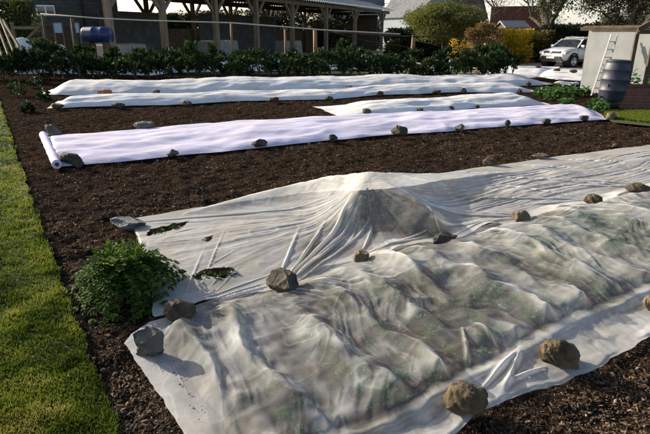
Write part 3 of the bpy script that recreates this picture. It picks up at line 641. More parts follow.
# ------------------------------------------------------------------ stones
def rock(px, py, wpx, hpx, label, m, seed, z0=0., flat=1., ang=.5, name='stone', cat='stone', group='stones weighting down the covers', depth=.8, rz=None):
    """px,py: foot of the stone in the photograph"""
    p = P(px, py, z0); dist = math.sqrt(p[0]**2+p[1]**2+(CH-z0)**2); pm = F/(dist*.97)
    W = wpx/pm; H = hpx/pm*1.02*flat
    import bmesh
    bm = bmesh.new(); bmesh.ops.create_icosphere(bm, subdivisions=5 if wpx > 22 else 4 if wpx > 12 else 3, radius=1)
    rr = np.random.RandomState(seed); planes = [(rr.randn(3), .62+.25*rr.rand()) for _ in range(9)]
    co = np.array([v.co[:] for v in bm.verts])
    for nrm, d_ in planes:
        nrm = nrm/np.linalg.norm(nrm); k = co@nrm; ex_ = np.maximum(0, k-d_); co -= ex_[:, None]*nrm[None, :]*ang*1.7 if ang > .55 else ex_[:, None]*nrm[None, :]*ang*1.4
    for sc_, am in ((.7, .30), (.3, .20), (.12, .09), (.05, .045)):
        co *= (1+am*(vnoise(co[:, 0]+co[:, 2]*.7, co[:, 1]-co[:, 2]*.6, sc_, seed % 50+400)+.5*vnoise(co[:, 2]+3, co[:, 0]*.8, sc_, seed % 50+401)))[:, None]
    co -= (co.max(0)+co.min(0))/2; co /= (co.max(0)-co.min(0))
    co *= np.array([W, W*depth, H]); co[:, 2] += H*.5-.06*H
    for v, c in zip(bm.verts, co): v.co = c
    me = bpy.data.meshes.new(name); bm.to_mesh(me); bm.free(); me.polygons.foreach_set('use_smooth', [ang < .5]*len(me.polygons)); me.materials.append(m)
    o = bpy.data.objects.new(name, me); COL.objects.link(o); o.location = (p[0], p[1]+W*depth*.35, z0); o.rotation_euler = (0, 0, rr.randn()*.25 if rz is None else rz)
    return tag(o, label, cat, group)
R = M
rock(126, 232, 36, 13, 'flat blue-grey slate holding the far left corner of the torn fleece', R['rock_slate'], 1, .0, 1., .8, depth=.55)
rock(178, 325, 32, 24, 'knobbly brown stone on the left end between the two covers', R['rock_brown'], 12, .02, 1., .2)
rock(149, 362, 34, 42, 'upright grey block on the left corner of the see-through mesh', R['rock_grey'], 3, .01, .85, .9, depth=.55)
rock(283, 294, 35, 20, 'dark angular stone where folds fan up to the fleece peak', R['rock_dark'], 4, .03, 1., .85)
rock(361, 264, 17, 14, 'small squared tan stone on the torn fleece below its peak', R['rock_tan'], 5, .03, 1., .8)
rock(445, 247, 27, 14, 'flattish dark brown stone on the fleece edge right of the peak', R['rock_dark'], 6, .03, 1., .6, depth=.6)
rock(523, 225, 16, 14, 'tan wedge stone on the fleece edge where long creases meet', R['rock_tan'], 7, .03, 1., .8)
rock(595, 207, 17, 11, 'brown blocky stone second from the right along the fleece edge', R['rock_brown'], 8, .03, 1., .7)
rock(641, 195, 19, 10, 'low brown stone at the far right of the fleece edge', R['rock_brown'], 9, .03, 1., .5)
rock(490, 167, 13, 9, 'rounded brown stone on the back edge of the torn fleece', R['rock_brown'], 10, .02, 1., .4)
rock(541, 160, 16, 6, 'thin flat grey-brown stone on the back edge of the torn fleece', R['rock_tan'], 11, .02, 1., .6)
rock(561, 372, 35, 30, 'big ochre stone on the folded hem of the mesh', R['rock_ochre'], 12, .02, 1., .5)
rock(467, 420, 42, 34, 'largest orange-brown stone on the front corner of the mesh hem', R['rock_ochre'], 21, .02, 1., .45)
rock(652, 312, 13, 15, 'tan stone cut by the right edge of the view on the mesh hem', R['rock_tan'], 14, .03, 1., .6)
rock(52, 138, 15, 12, 'grey stone behind the rolled end of the lilac fleece', R['rock_grey'], 15, .0, 1., .7)
rock(71, 167, 25, 13, 'grey-brown slab in front of the rolled end of the lilac fleece', R['rock_dark'], 16, .0, 1., .8, depth=.5)
rock(143, 130, 21, 8, 'long low grey stone on the back edge of the lilac fleece', R['rock_grey'], 17, .02, 1., .5, depth=.5)
rock(172, 157, 12, 8, 'small grey stone on the lilac fleece near its left end', R['rock_grey'], 18, .03, 1., .7)
rock(259, 148, 17, 9, 'pointed dark stone on the front edge of the lilac fleece', R['rock_dark'], 19, .03, 1., .8)
rock(333, 142, 9, 8, 'small knobbly stone midway along the lilac fleece', R['rock_dark'], 20, .03, 1., .6)
rock(400, 137, 17, 12, 'largest brown stone on the front edge of the lilac fleece', R['rock_dark'], 31, .03, 1., .6)
rock(460, 131, 10, 7, 'small grey wedge on the lilac fleece right of its largest stone', R['rock_grey'], 22, .03, 1., .8)
rock(508, 127, 6, 7, 'tiny upright stone on the lilac fleece', R['rock_dark'], 23, .03, 1., .7)
rock(548, 124, 9, 5, 'low dark stone second from the right end of the lilac fleece', R['rock_dark'], 24, .03, 1., .6)
rock(585, 121, 9, 5, 'low dark stone nearest the right tip of the lilac fleece', R['rock_dark'], 25, .03, 1., .6)
rock(612, 121, 10, 8, 'pale round stone at the right tip of the lilac fleece below the water butt', R['rock_tan'], 26, .0, 1., .4)
rock(617, 148, 7, 4, 'small brown stone alone on the mulch at the right', R['rock_brown'], 27, .0, 1., .4, group='loose stones')
rock(104, 97, 14, 7, 'reddish brick on the far fleece near its left end', R['brick'], 28, .10, 1., .95, 'brick', 'brick', depth=.5)
mid = [(56, 109, 12, 5), (117, 108, 13, 5), (186, 106, 10, 5), (274, 102, 10, 5), (329, 101, 9, 5), (380, 96, 7, 5), (437, 94, 9, 4), (464, 93, 6, 5), (520, 93, 5, 4)]
lm = ['at its left tip', 'below the reddish brick', 'third from its left tip', 'above the start of bare soil', 'left of the middle fleece tip', 'above the middle fleece', 'wide and flat beyond the lilac strip', 'upright, beside a wide flat one', 'at its right tip']
for k, (x, y, w_, h_) in enumerate(mid): rock(x, y, w_, h_, 'small dark stone on the lower far fleece, '+lm[k], R['rock_dark' if k % 3 else 'rock_brown'], 40+k, .02, 1., .6)
up = [(155, 94.5, 10, 5), (221, 93, 9, 3), (283, 92, 6, 3), (334, 91, 6, 3), (349, 89.5, 8, 4), (379, 89, 6, 4), (415, 88, 12, 3), (458, 87.5, 6, 4), (495, 87, 7, 5), (529, 86, 5, 4)]
lu = ['right of the brick', 'low pale one on a crease', 'tiny flat one at mid length', 'tiny one left of a rounder stone', 'round one at mid length', 'knobbly one at mid length', 'longest and flattest', 'grey wedge toward the right', 'square one toward the right', 'last before its right tip']
for k, (x, y, w_, h_) in enumerate(up): rock(x, y, w_, h_, 'stone on the upper far fleece, '+lu[k], R['rock_dark' if k % 2 else 'rock_grey'], 60+k, .05, 1., .6)
th = [(367, 114.5, 9, 6, 'largest'), (420, 112, 7, 4, 'brown, in the middle'), (452, 110, 6, 4, 'dark, second from the right'), (478, 108, 5, 3, 'tiny, at the right')]
for k, (x, y, w_, h_, l_) in enumerate(th): rock(x, y, w_, h_, 'stone on the middle fleece above the lilac strip, '+l_, R['rock_dark'], 80+k, .03, 1., .6)
for k, (x, y, w_, h_, l_) in enumerate([(516, 69, 5, 2, 'at the back left'), (539, 68, 6, 2, 'at the back centre'), (558, 71, 7, 2.5, 'in the middle'), (574, 73, 7, 3, 'at the right'), (597, 72, 5, 2.5, 'by the white panel')]):
    rock(x, y, w_, h_, 'tiny stone on the pale covers in front of the car, '+l_, R['rock_brown'], 90+k, .2, 1., .6)
# ------------------------------------------------------------------ brassica row
def kale_plant(h, seed):
    t_ = thing('brassica_plant', 'tall dark leafy brassica plant in the row behind the far fleece', 'plant', (0, 0, 0), 0, 'brassica plants in the row behind the far fleece')
    n = 300; cl = rs.rand(9, 3)*[1.1, 1.1, 1]*[h*.5, h*.5, h*.62]+[-h*.28, -h*.28, h*.46]
    ci = rs.randint(0, 9, n); C = cl[ci]+rs.randn(n, 3)*h*.07
    D = C-np.array([0, 0, h*.45])+rs.randn(n, 3)*.15
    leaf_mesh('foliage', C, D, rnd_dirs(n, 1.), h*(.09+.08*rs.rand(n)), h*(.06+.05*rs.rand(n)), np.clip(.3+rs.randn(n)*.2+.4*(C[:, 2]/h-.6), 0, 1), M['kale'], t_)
    b = MB()
    b.tube([(0, 0, -.05), (.03, .02, h*.3), (-.02, 0, h*.6), (0, .02, h*.85)], [.03, .026, .02, .01], 6)
    for c in cl[:6]: b.tube([(0, 0, h*.3), tuple((c*.6)+np.array([0, 0, h*.15])), tuple(c)], [.015, .012, .006], 5)
    b.build('stem', M['stem'], t_); return t_
protos = [kale_plant(1.25, k) for k in range(7)]
ks = []
for x in np.arange(-14, 512, 9.5): ks.append((x+rs.randn()*3, 20.3+rs.randn()*.25, .85+.35*rs.rand()))
for x in np.arange(-20, 512, 12): ks.append((x+rs.randn()*4, 22.0+rs.randn()*.25, .95+.35*rs.rand()))
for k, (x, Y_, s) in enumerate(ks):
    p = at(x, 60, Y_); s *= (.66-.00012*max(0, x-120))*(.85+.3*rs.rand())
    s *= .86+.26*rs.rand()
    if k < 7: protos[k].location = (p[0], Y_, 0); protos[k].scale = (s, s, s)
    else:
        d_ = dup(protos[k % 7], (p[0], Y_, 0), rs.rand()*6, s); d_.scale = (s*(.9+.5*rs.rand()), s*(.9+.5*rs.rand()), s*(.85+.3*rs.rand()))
# scruffy weeds at the left end of the far fleeces
for px, py, h_, lb in [(18, 96, .5, 'tall'), (36, 88, .45, 'bushy'), (28, 112, .22, 'low'), (44, 100, .3, 'straggly'), (4, 80, .8, 'tallest'), (14, 74, .9, 'darkest')]:
    p = P(px, py); leafy('weed_clump', lb+' green weed clump beside the left tips of the far fleeces', 'plant', (p[0], p[1], 0), h_, h_*.55, 130, .11, M['kale'], 'weed clumps left of the far fleeces')
# young brassicas before the butt
for px, py, h_, lb in [(541, 97, .30, 'leftmost'), (552, 100, .30, 'leafy front'), (563, 98, .34, 'tallest'), (573, 96, .28, 'back'), (584, 95, .22, 'small right'), (566, 106, .18, 'lone low'), (597, 112, .30, 'bolting'), (605, 108, .34, 'narrow'), (557, 94, .3, 'rear')]:
    p = P(px, py); leafy('young_brassica', lb+' green brassica on bare soil near the water butt', 'plant', (p[0], p[1], 0), h_, h_*.7, 90, .13, M['seedling'], 'young brassicas near the water butt')
# ------------------------------------------------------------------ water butt
wb = P(609, 108); Yb = wb[1]; wx = wb[0]
t_ = thing('water_butt', 'dark slate-blue ribbed plastic water butt on a low stand', 'water butt', (wx, Yb, 0)); t_.rotation_euler = (0, .04, 0); t_.scale = (.76, .76, .92)
Rb = .42
b = MB(); b.lathe([(.30, .20), (.36, .205), (.385, .24), (.40, .44), (.415, .455), (.425, .47), (.415, .485), (.405, .50), (.415, .72), (.43, .735), (.437, .75), (.43, .765), (.415, .78), (.41, .96), (.42, .975), (.427, .99), (.42, 1.005), (.405, 1.02), (.385, 1.13), (.36, 1.17), (.375, 1.18), (.375, 1.215), (.36, 1.22)], 40); b.build('barrel', M['butt'], t_)
b = MB(); b.lathe([(.0, 1.245), (.2, 1.243), (.34, 1.235), (.385, 1.225), (.39, 1.20), (.38, 1.195)], 40); b.build('lid', M['butt'], t_)
b = MB(); b.lathe([(.0, .2), (.33, .2), (.335, .17), (.36, .0), (.0, 0)], 24); b.build('stand', M['blacktrim'], t_)
b = MB(); b.tube([(-.39, -.12, .30), (-.45, -.14, .30)], .02, 10); b.tube([(-.45, -.14, .31), (-.45, -.14, .26)], .014, 8); b.build('tap', M['blacktrim'], t_)
# ------------------------------------------------------------------ greenhouse on a dwarf brick wall (right)
gx, gy = at(606, 100, P(611, 112)[1]+.55)[:2]
t_ = thing('greenhouse', 'old timber framed greenhouse on a low brick wall behind the water butt', 'greenhouse', (gx, gy, 0), math.radians(-8))
b = MB()
for k in range(7):
    for i in range(14):
        b.box((i*.23+.11+(k % 2)*.06, 0, .037+k*.075), (.218, .11, .066))
b.build('brick_wall', M['darkbrick'], t_)
b = MB(); b.box((1.6, 0, .262), (3.2, .09, .52)); b.build('mortar', M['concrete'], t_)
b = MB(); b.box((1.6, 0, .56), (3.3, .15, .06)); b.build('sill', M['darkwood'], t_)
for x in (.42, .80, 1.25, 1.9, 2.6):
    b = MB(); b.box((x, 0, 1.15), (.075, .075, 1.13)); b.build('post', M['darkwood'], t_)
b = MB(); b.box((1.75, 0, 1.76), (2.7, .10, .09)); b.build('top_plate', M['darkwood'], t_)
b = MB(); b.beam((.42, .05, 1.80), (-.55, .9, 1.84), .08, .08); b.build('side_plate', M['darkwood'], t_)
for x in (.44, .95, 1.45, 2.15):
    b = MB(); b.beam((x, -.06, 1.80), (x+.9, 1.2, 2.45), .06, .08); b.build('rafter', M['darkwood'], t_)
b = MB(); b.beam((.40, -.07, 1.80), (1.7, -.1, 2.65), .08, .11); b.build('barge_board', M['darkwood'], t_)
b = MB(); b.beam((1.3, .07, .6), (.95, .07, 1.7), .05, .05); b.build('brace', M['darkwood'], t_)
# things inside it
for k, (x, y, lb) in enumerate([(.7, .8, 'left'), (1.4, .7, 'middle'), (2.0, .9, 'right')]):
    p = (gx+x*math.cos(-.14)+y*.14, gy+y, .0)
    leafy('greenhouse_plant', lb+' leafy plant standing behind the greenhouse frame', 'plant', p, 1.0, .4, 160, .12, M['seedling'], 'plants behind the greenhouse frame')
# white panel wall and ladder
YW = 17.
a0 = at(583, 68, YW)
wd_ = np.array([.43, -.90])
t_ = thing('shed', 'white painted shed wall behind the water butt', 'shed', (a0[0], YW, -.15), math.atan2(wd_[1], wd_[0]))
Wd = 2.1
b = MB(); b.box((Wd/2, .03, 1.01), (Wd, .06, 2.02)); b.build('wall', M['whitewall'], t_)
b = MB(); b.box((Wd-.04, 1.3, 1.0), (.05, 2.4, 1.98)); b.box((.04, 1.3, 1.0), (.05, 2.4, 1.98)); b.build('side_wall', M['darkwood'], t_)
b = MB(); b.box((Wd/2, 1.2, 2.07), (Wd+.2, 2.7, .07)); b.build('roof', M['darkwood'], t_)
t2 = thing('step_ladder', 'pale narrow ladder leaning against the white shed wall', 'ladder', (at(606, 60, 15.4)[0], 15.4, 0), math.radians(-12))
for sx in (-.16, .16):
    b = MB(); b.beam((sx*.8-.12, -.05, .02), (sx*.5+.22, .42, 1.72), .04, .03); b.build('rail', M['palewood'], t2)
for k in range(7):
    f_ = (k+1)/8; b = MB(); c0 = np.array([-.12, -.05, .02])*(1-f_)+np.array([.22, .42, 1.72])*f_; b.box(c0, (.25*(1-.35*f_), .07, .025)); b.build('rung', M['palewood'], t2)
# second building seen through the frame: white with a small window
t_ = thing('outbuilding', 'pale outbuilding with a small dark window seen through the greenhouse frame', 'building', (*at(636, 60, 19)[:2], 0), math.radians(-30))
b = MB(); b.box((2.5, 1.5, 1.0), (5, 3, 2.0)); b.build('wall', M['whitewall'], t_)
b = MB(); b.box((.55, -.03, 1.65), (.5, .04, .35)); w_ = b.build('window', M['glass'], t_)
# grass strip at the right
q = [P(604, 118)[:2], P(612, 124)[:2], P(700, 133)[:2], P(760, 120)[:2], P(632, 112)[:2]]
structure(mesh_np('grass_path', [(p[0], p[1], .035) for p in q], [[0, 1, 2, 3, 4]], M['grassbase']))
n = 40000; sx_ = rs.rand(n); px_ = 604+sx_*96; pyn = 119.5+(px_-604)*.12; bq = rs.rand(n)
pts = np.array([P(px_[i], (pyn[i]*bq[i]+(112.8)*(1-bq[i])))[:2] for i in range(n)])
stuff(tag(blade_mesh('grass', n, pts[:, 0], pts[:, 1], np.full(n, .03), .03+.03*rs.rand(n), .012+0*sx_, np.clip(.5+rs.randn(n)*.15, 0, 1), M['blades']), 'grass path strip by the brick wall at the right', 'grass'))
# ------------------------------------------------------------------ fence / fruit cage in front of the barn
YF = 23.5
t_ = thing('fruit_cage', 'timber post and rail frame with hanging wire behind the brassica row', 'fence', (0, YF, 0))
pf = [(42, 14), (72, 18), (231, 23.5), (285, 29), (315, 30), (414, 35), (486, 43)]
for k, (x, y) in enumerate(pf):
    p = at(x, y, YF); wv = .07 if k in (0, 2, 3) else .12 if k else .16
    b = MB(); b.tube([(p[0]+rs.randn()*.03, 0, -.05), (p[0], 0, p[2])], [wv*.8, wv*.7], 8); b.build('post', M['warmwood'] if k in (2, 3, 4, 5, 6) else M['darkwood'], t_)
b = MB()
rl = [(42, 14), (100, 18.3), (150, 20.5), (232, 22.8), (290, 27.2), (322, 29.8), (400, 34)]
b.tube([tuple(at(x, y, YF)-np.array([0, YF+.12, 0])) for x, y in rl], .032, 6); b.build('rail', M['rope'], t_)
b = MB(); b.tube([tuple(at(x, y, YF)-np.array([0, YF+.10, 0])) for x, y in [(325, 31), (360, 34), (400, 36), (440, 36.5), (486, 41)]], .028, 6); b.build('top_rail', M['darkwood'], t_)
b = MB(); b.tube([tuple(at(x, y, YF)-np.array([0, YF-.10, 0])) for x, y in [(322, 30), (345, 35), (368, 41), (414, 48)]], .015, 5); b.tube([tuple(at(x, y, YF)-np.array([0, YF-.10, 0])) for x, y in [(414, 40), (440, 46), (486, 50)]], .015, 5); b.build('slack_wire', M['darkwood'], t_)
# ------------------------------------------------------------------ open barn
def eave(x): return 12-(390-x)*.112
HE = 4.2
def eavept(x):
    d = ray(x, eave(x)); t = (HE-CH)/d[2]; return np.array([d[0]*t, d[1]*t])
e0, e1 = eavept(107), eavept(388); L = np.linalg.norm(e1-e0); dirb = (e1-e0)/L; rzb = math.atan2(dirb[1], dirb[0])
barn = thing('open_barn', 'long open timber barn with braced posts and corrugated roof', 'barn', (e0[0], e0[1], 0), rzb)
def bl(x, off=0.):   # local x of photograph column x on the eave line
    # intersect ground ray column with barn line
    k = (x-325)/F
    # point e0+s*dirb has X/Ydepth = k where depth along view ~ Y*cp+(CH-z)*sp
    s0, s1 = -8., L+8.
    for _ in range(40):
        s = (s0+s1)/2; p = e0+dirb*s+np.array([-dirb[1], dirb[0]])*off; dep = p[1]*cp+(CH-3.)*sp_
        if p[0]/dep < k: s0 = s
        else: s1 = s
    return s
pxs = [107, 162, 215, 256, 292, 326, 355, 382]; lxs = [bl(x) for x in pxs]; Dp = 5.5
for x in lxs:
    b = MB(); b.box((x, 0, 2.05), (.30, .30, 4.1)); b.build('post', M['oldwood'], barn)
for i, x in enumerate(lxs):
    for s in (-1, 1):
        if (i == 0 and s < 0): continue
        b = MB(); b.beam((x+s*.15, 0, 3.0), (x+s*1.05, 0, 3.98), .16, .16); b.build('brace', M['oldwood'], barn)
    b = MB(); b.beam((x, 0, 4.05), (x, Dp, 4.05), .2, .24); b.build('tie_beam', M['darkwood'], barn)
for x in [bl(q_, Dp) for q_ in (147, 193, 231, 268, 305, 338)]:
    b = MB(); b.box((x, Dp, 2.0), (.24, .24, 4.0)); b.build('rear_post', M['darkwood'], barn)
    for s in (-1, 1):
        b = MB(); b.beam((x+s*.1, Dp, 2.9), (x+s*.95, Dp, 3.9), .16, .16); b.build('brace', M['darkwood'], barn)
b = MB(); b.box((L/2, 0, 4.12), (L+.6, .22, .30)); b.build('eaves_beam', M['oldwood'], barn)
b = MB(); b.box((L/2, Dp, 4.06), (L+.6, .22, .36)); b.build('rear_beam', M['darkwood'], barn)
# corrugated roof as a real wavy sheet
nx_ = 1200; xs = np.linspace(-.5, L+.5, nx_); wv = .045*np.sign(np.sin(xs*2*PI/.42))*np.abs(np.sin(xs*2*PI/.42))**.6
rows_ = [(-.55, 4.36), (Dp/2, 5.3), (Dp+.5, 4.36)]
V = np.concatenate([np.stack([xs, np.full(nx_, y), z+wv], -1) for y, z in rows_]+[np.stack([xs, np.full(nx_, y), z+wv-.03], -1) for y, z in rows_])
fc = np.concatenate([gridfaces(3, nx_), gridfaces(3, nx_)+3*nx_, np.stack([np.arange(nx_-1), np.arange(nx_-1)+1, np.arange(nx_-1)+1+3*nx_, np.arange(nx_-1)+3*nx_], -1)])
mesh_np('roof', V, fc, M['roofsheet'], barn)
# sky light through the corrugation gaps, put in as a white scalloped strip
zt_ = 4.37+wv; V = np.concatenate([np.stack([xs, np.full(nx_, -.575), zt_-.05+.0*wv], -1), np.stack([xs, np.full(nx_, -.575), zt_+.035], -1), np.stack([xs, np.full(nx_, -.552), zt_-.05], -1), np.stack([xs, np.full(nx_, -.552), zt_+.035], -1)])
i_ = np.arange(nx_-1); fc = np.concatenate([np.stack([i_, i_+1, i_+1+nx_, i_+nx_], -1), np.stack([i_+2*nx_, i_+1+2*nx_, i_+1+3*nx_, i_+3*nx_], -1), np.stack([i_+nx_, i_+1+nx_, i_+1+3*nx_, i_+3*nx_], -1)])
mesh_np('eaves_gap_light', V, fc, M['white'], barn)
b = MB()
for k in range(int(L/.2)+1): b.box((k*.2, Dp+.18, 1.05), (.185, .04, 2.1+.03*(k % 3)))
b.build('rear_boarding', M['darkwood'], barn)
b = MB(); b.box((lxs[1]+(lxs[2]-lxs[1])*.6, Dp-.3, 1.55), ((lxs[2]-lxs[1])*1.1, .05, 3.1)); b.build('hanging_tarpaulin', M['slatewall'], barn)
b = MB(); b.box(((lxs[3]+lxs[5])/2, Dp-.3, 1.6), ((lxs[5]-lxs[3]), .05, 3.3)); b.build('partition', M['slatewall'], barn)
b = MB(); b.box((lxs[7]-1.0, 1.8, 1.9), (.2, 3.2, 3.8)); b.build('end_boarding', M['darkwood'], barn)
for k, (x0, w0, h0, lb) in enumerate([(lxs[0]+2.2, 3.2, 1.2, 'grey'), (lxs[2]+2.5, 3.5, 1.3, 'low'), (lxs[4]+2.5, 3.0, 1.2, 'far')]):
    p = np.array([e0[0], e0[1]])+dirb*x0+np.array([-dirb[1], dirb[0]])*1.8
    tt_ = thing('covered_stack', lb+' sheeted stack stored under the barn roof', 'stack', (p[0], p[1], 0), rzb, 'sheeted stacks in the barn')
    b = MB(); b.box((0, 0, h0/2), (w0, 1.2, h0), taper=.9); b.build('cover', M['concrete'], tt_, .06)
    for q in range(3):
        b = MB(); b.box((-w0/3+q*w0/3, 0, h0+.028), (.12, 1.0, .05)); b.build('batten', M['oldwood'], tt_)
# ------------------------------------------------------------------ left background
def house(name, label, loc, rz, W_, D_, H_, roofh, wallm, roofm, cat='house', over=.3):
    t_ = thing(name, label, cat, loc, rz)
    b = MB(); b.box((W_/2, D_/2, H_/2), (W_, D_, H_)); 
    b.build('wall', wallm, t_)
    b = MB(); b.prism([(-over, H_), (D_/2, H_+roofh), (D_+over, H_), (D_+over, H_+.12), (D_/2, H_+roofh+.15), (-over, H_+.12)], -over, W_+over, 'yz'); b.build('roof', roofm, t_)
    for xg in (.02, W_-.02):
        b = MB(); b.add([(xg, 0, H_), (xg, D_, H_), (xg, D_/2, H_+roofh)], [(0, 1, 2)]); b.build('gable', wallm, t_)
    return t_
p = at(26, 40, 34)
hs = house('boarded_house', 'dark boarded house with a white framed window behind the hedge', (p[0], 34, 0), math.radians(22), 5.6, 6, 5.2, 2.4, M['slatewall'], M['slate'])
b = MB()
for k in range(24): b.box((2.8, -.015, .15+k*.215), (5.6, .03, .19))
b.build('boarding', M['slatewall'], hs)
wx0 = (at(43, 10, 34)[0]-p[0]); wz = at(43, 10, 34)[2]
b = MB(); b.box((wx0, -.05, wz), (1.05, .05, .62)); wn = b.build('window', M['white'], hs)
for s in (-1, 1):
    b = MB(); b.box((wx0+s*.25, -.085, wz), (.40, .02, .46)); b.build('pane', M['glass'], wn)
b = MB(); b.tube([(at(76, 5, 34)[0]-p[0], -.12, .2), (at(76, 5, 34)[0]-p[0], -.12, 5.1)], .05, 8); b.build('drainpipe', M['blacktrim'], hs)
# clutter before the house
def leaning(pa, pb, Yp, label, wd=.14, name='timber_plank'):
    a = at(*pa, Yp); b2 = at(*pb, Yp+.8); o = MB(); o.beam((0, 0, 0), tuple(b2-a), .05, wd); t_ = o.build(name, M['oldwood']); t_.location = tuple(a); tag(t_, label, 'plank', 'leaning planks at the left edge'); return t_
for k, (pa, pb) in enumerate([((2, 55), (-14, 12)), ((8, 54), (-6, 16)), ((13, 50), (0, 18)), ((19, 47), (3, 20))]):
    leaning(pa, pb, 19.0+k*.3, ['outermost grey plank of those leaning at the left edge', 'second grey plank from the left edge leaning over', 'third grey plank from the left edge leaning over', 'innermost grey plank of those leaning at the left edge'][k])
gp = at(14, 40, 25)
t_ = thing('timber_gate', 'weathered rail gate in front of the clipped hedge', 'gate', (gp[0], 25, 0))
gw = at(42, 30, 25)[0]-gp[0]
for k, z in enumerate((1.0, 1.5, 2.0)):
    b = MB(); b.box((gw/2, 0, z), (gw, .05, .13)); b.build('rail', M['oldwood'], t_)
b = MB(); b.beam((0, -.06, 1.), (gw, -.06, 2.1), .04, .1); b.build('brace', M['oldwood'], t_)
for x in (0, gw):
    b = MB(); b.box((x, .08, 1.1), (.12, .12, 2.3)); b.build('post', M['oldwood'], t_)
t_ = thing('plastic_drum', 'blue plastic drum lying on its side before the barn', 'drum', (*at(98, 36, 24.5)[:2], .0))
zc = at(98, 35, 24.5)[2]
b = MB(); n_ = 24
prof = [(-.62, .0), (-.62, .32), (-.58, .35), (-.2, .355), (-.18, .37), (-.14, .37), (-.12, .355), (.2, .355), (.22, .37), (.26, .37), (.28, .355), (.56, .35), (.6, .32), (.6, 0)]
V = [(x, rr*math.cos(2*PI*k/n_), zc+rr*math.sin(2*PI*k/n_)) for x, rr in prof for k in range(n_)]
b.add(V, [(i*n_+k, i*n_+(k+1) % n_, (i+1)*n_+(k+1) % n_, (i+1)*n_+k) for i in range(len(prof)-1) for k in range(n_)], True); b.build('barrel', M['blueplastic'], t_)
b = MB()
for x in (-.35, .35): b.box((x, 0, (zc-.3)/2), (.12, .7, zc-.3))
b.build('cradle', M['darkwood'], t_)
for k, (x, lb) in enumerate([(58, 'left'), (75, 'right')]):
    p = at(x, 28, 25.5); t_ = thing('cold_frame_light', lb+' pale blue pane propped upright before the boarded house', 'glass pane', (p[0], 25.5, 0), 0, 'panes before the boarded house')
    b = MB(); b.box((0, 0, p[2]), (.36, .02, .42)); b.build('pane', M['paleglass'], t_)
    b = MB(); b.box((-.2, 0, p[2]/2+.12), (.04, .05, p[2]+.2)); b.box((.2, 0, p[2]/2+.12), (.04, .05, p[2]+.2)); b.box((0, 0, p[2]+.23), (.36, .045, .04)); b.build('frame', M['oldwood'], t_)
# ------------------------------------------------------------------ crowns, hedges
def blob_leaves(name, C0, radii, n, ls, m, parent, nclump=22, power=.6, seed=0, box=False):
    r_ = np.random.RandomState(seed+900); radii = np.array(radii)
    cd = r_.randn(nclump, 3); cd /= np.linalg.norm(cd, axis=1)[:, None]; cc = cd*(.35+.62*r_.rand(nclump))[:, None]
    if box: cc = r_.rand(nclump, 3)*1.9-.95
    cs = .20+.22*r_.rand(nclump); ct = r_.randn(nclump)*.14
    ci = r_.randint(0, nclump, n); off = r_.randn(n, 3); off /= np.linalg.norm(off, axis=1)[:, None]; off *= (r_.rand(n)**power)[:, None]*cs[ci][:, None]*1.5
    q = cc[ci]+off
    if box: q = np.clip(q, -1, 1)*(1+.03*r_.randn(n, 1))
    C = np.array(C0)+q*radii; D = q*radii+r_.randn(n, 3)*radii.mean()*.6
    tone = np.clip(.5+ct[ci]+r_.randn(n)*.16, 0, 1)
    return leaf_mesh(name, C, D, rnd_dirs(n, .5), ls*(.6+.8*r_.rand(n)), ls*(.35+.35*r_.rand(n)), tone, m, parent)
def hedge(name, label, px, ytop, ybot, Y_, wpx, m, n, ls, cat='hedge', depth=None, seed=0, box=True, group=None):
    c = at(px, (ytop+ybot)/2, Y_); zt = at(px, ytop, Y_)[2]; Wm = wpx/F*Y_
    t_ = thing(name, label, cat, (c[0], Y_, 0), 0, group)
    dz = depth or Wm*.5
    blob_leaves('foliage', (0, 0, zt/2), (Wm/2, dz/2, zt/2), n, ls, m, t_, 60, .5, seed, box)
    b = MB()
    for k in range(7):
        x = (rs.rand()-.5)*Wm*.8; b.tube([(x, (rs.rand()-.5)*dz*.5, -.05), (x*1.1, 0, zt*.5), (x*1.15+rs.randn()*.1, 0, zt*.85)], [.05, .03, .01], 5)
    b.build('branches', M['bark'], t_); return t_
hedge('clipped_hedge', 'dark clipped hedge with a lit top at the left edge', 5, 2, 42, 27, 52, M['hedge'], 14000, .13, depth=2, seed=1)
def trunk_only(t_, h, r, m=None):
    b = MB(); b.tube([(0, 0, -.1), (.03, .02, h*.5), (0, 0, h)], [r, r*.8, r*.6], 8); b.build('trunk', m or M['bark'], t_)
# willow-like green tree
def round_tree(name, label, px, ytop, ybotcrown, Y_, wpx, m, n, ls, trunk_r=.12, nclump=30, seed=0, cat='tree'):
    c = at(px, ybotcrown, Y_); zt = at(px, ytop, Y_)[2]; zb = c[2]; Wm = wpx/F*Y_
    t_ = thing(name, label, cat, (c[0], Y_, 0)); r0 = (zt-zb)/2
    blob_leaves('crown', (0, 0, (zt+zb)/2), (Wm/2, Wm/2*.9, r0), n, ls, m, t_, nclump, .6, seed)
    b = MB(); b.tube([(0, 0, -.1), (.05, 0, zb*.6), (0, 0, (zb+zt)/2)], [trunk_r, trunk_r*.8, trunk_r*.4], 8)
    for k in range(16):
        d = rs.randn(3); d[2] = abs(d[2])*.6; d /= np.linalg.norm(d)
        b.tube([(0, 0, zb*.9), tuple(np.array([0, 0, (zb+zt)/2])+d*np.array([Wm/4, Wm/4, r0*.4])), tuple(np.array([0, 0, (zb+zt)/2])+d*np.array([Wm/2.2, Wm/2.2, r0*.9]))], [trunk_r*.4, trunk_r*.25, .01], 5)
    b.build('trunk', M['bark'], t_); return t_
round_tree('willow_tree', 'rounded yellow-green willow in the middle distance', 443, 5, 40, 36, 66, M['willow'], 60000, .10, .14, 60, 3)
round_tree('topiary_tree', 'small russet mop-headed tree on a pale trunk', 484, 25.5, 47, 29, 31, M['russet'], 9000, .10, .09, 26, 4)
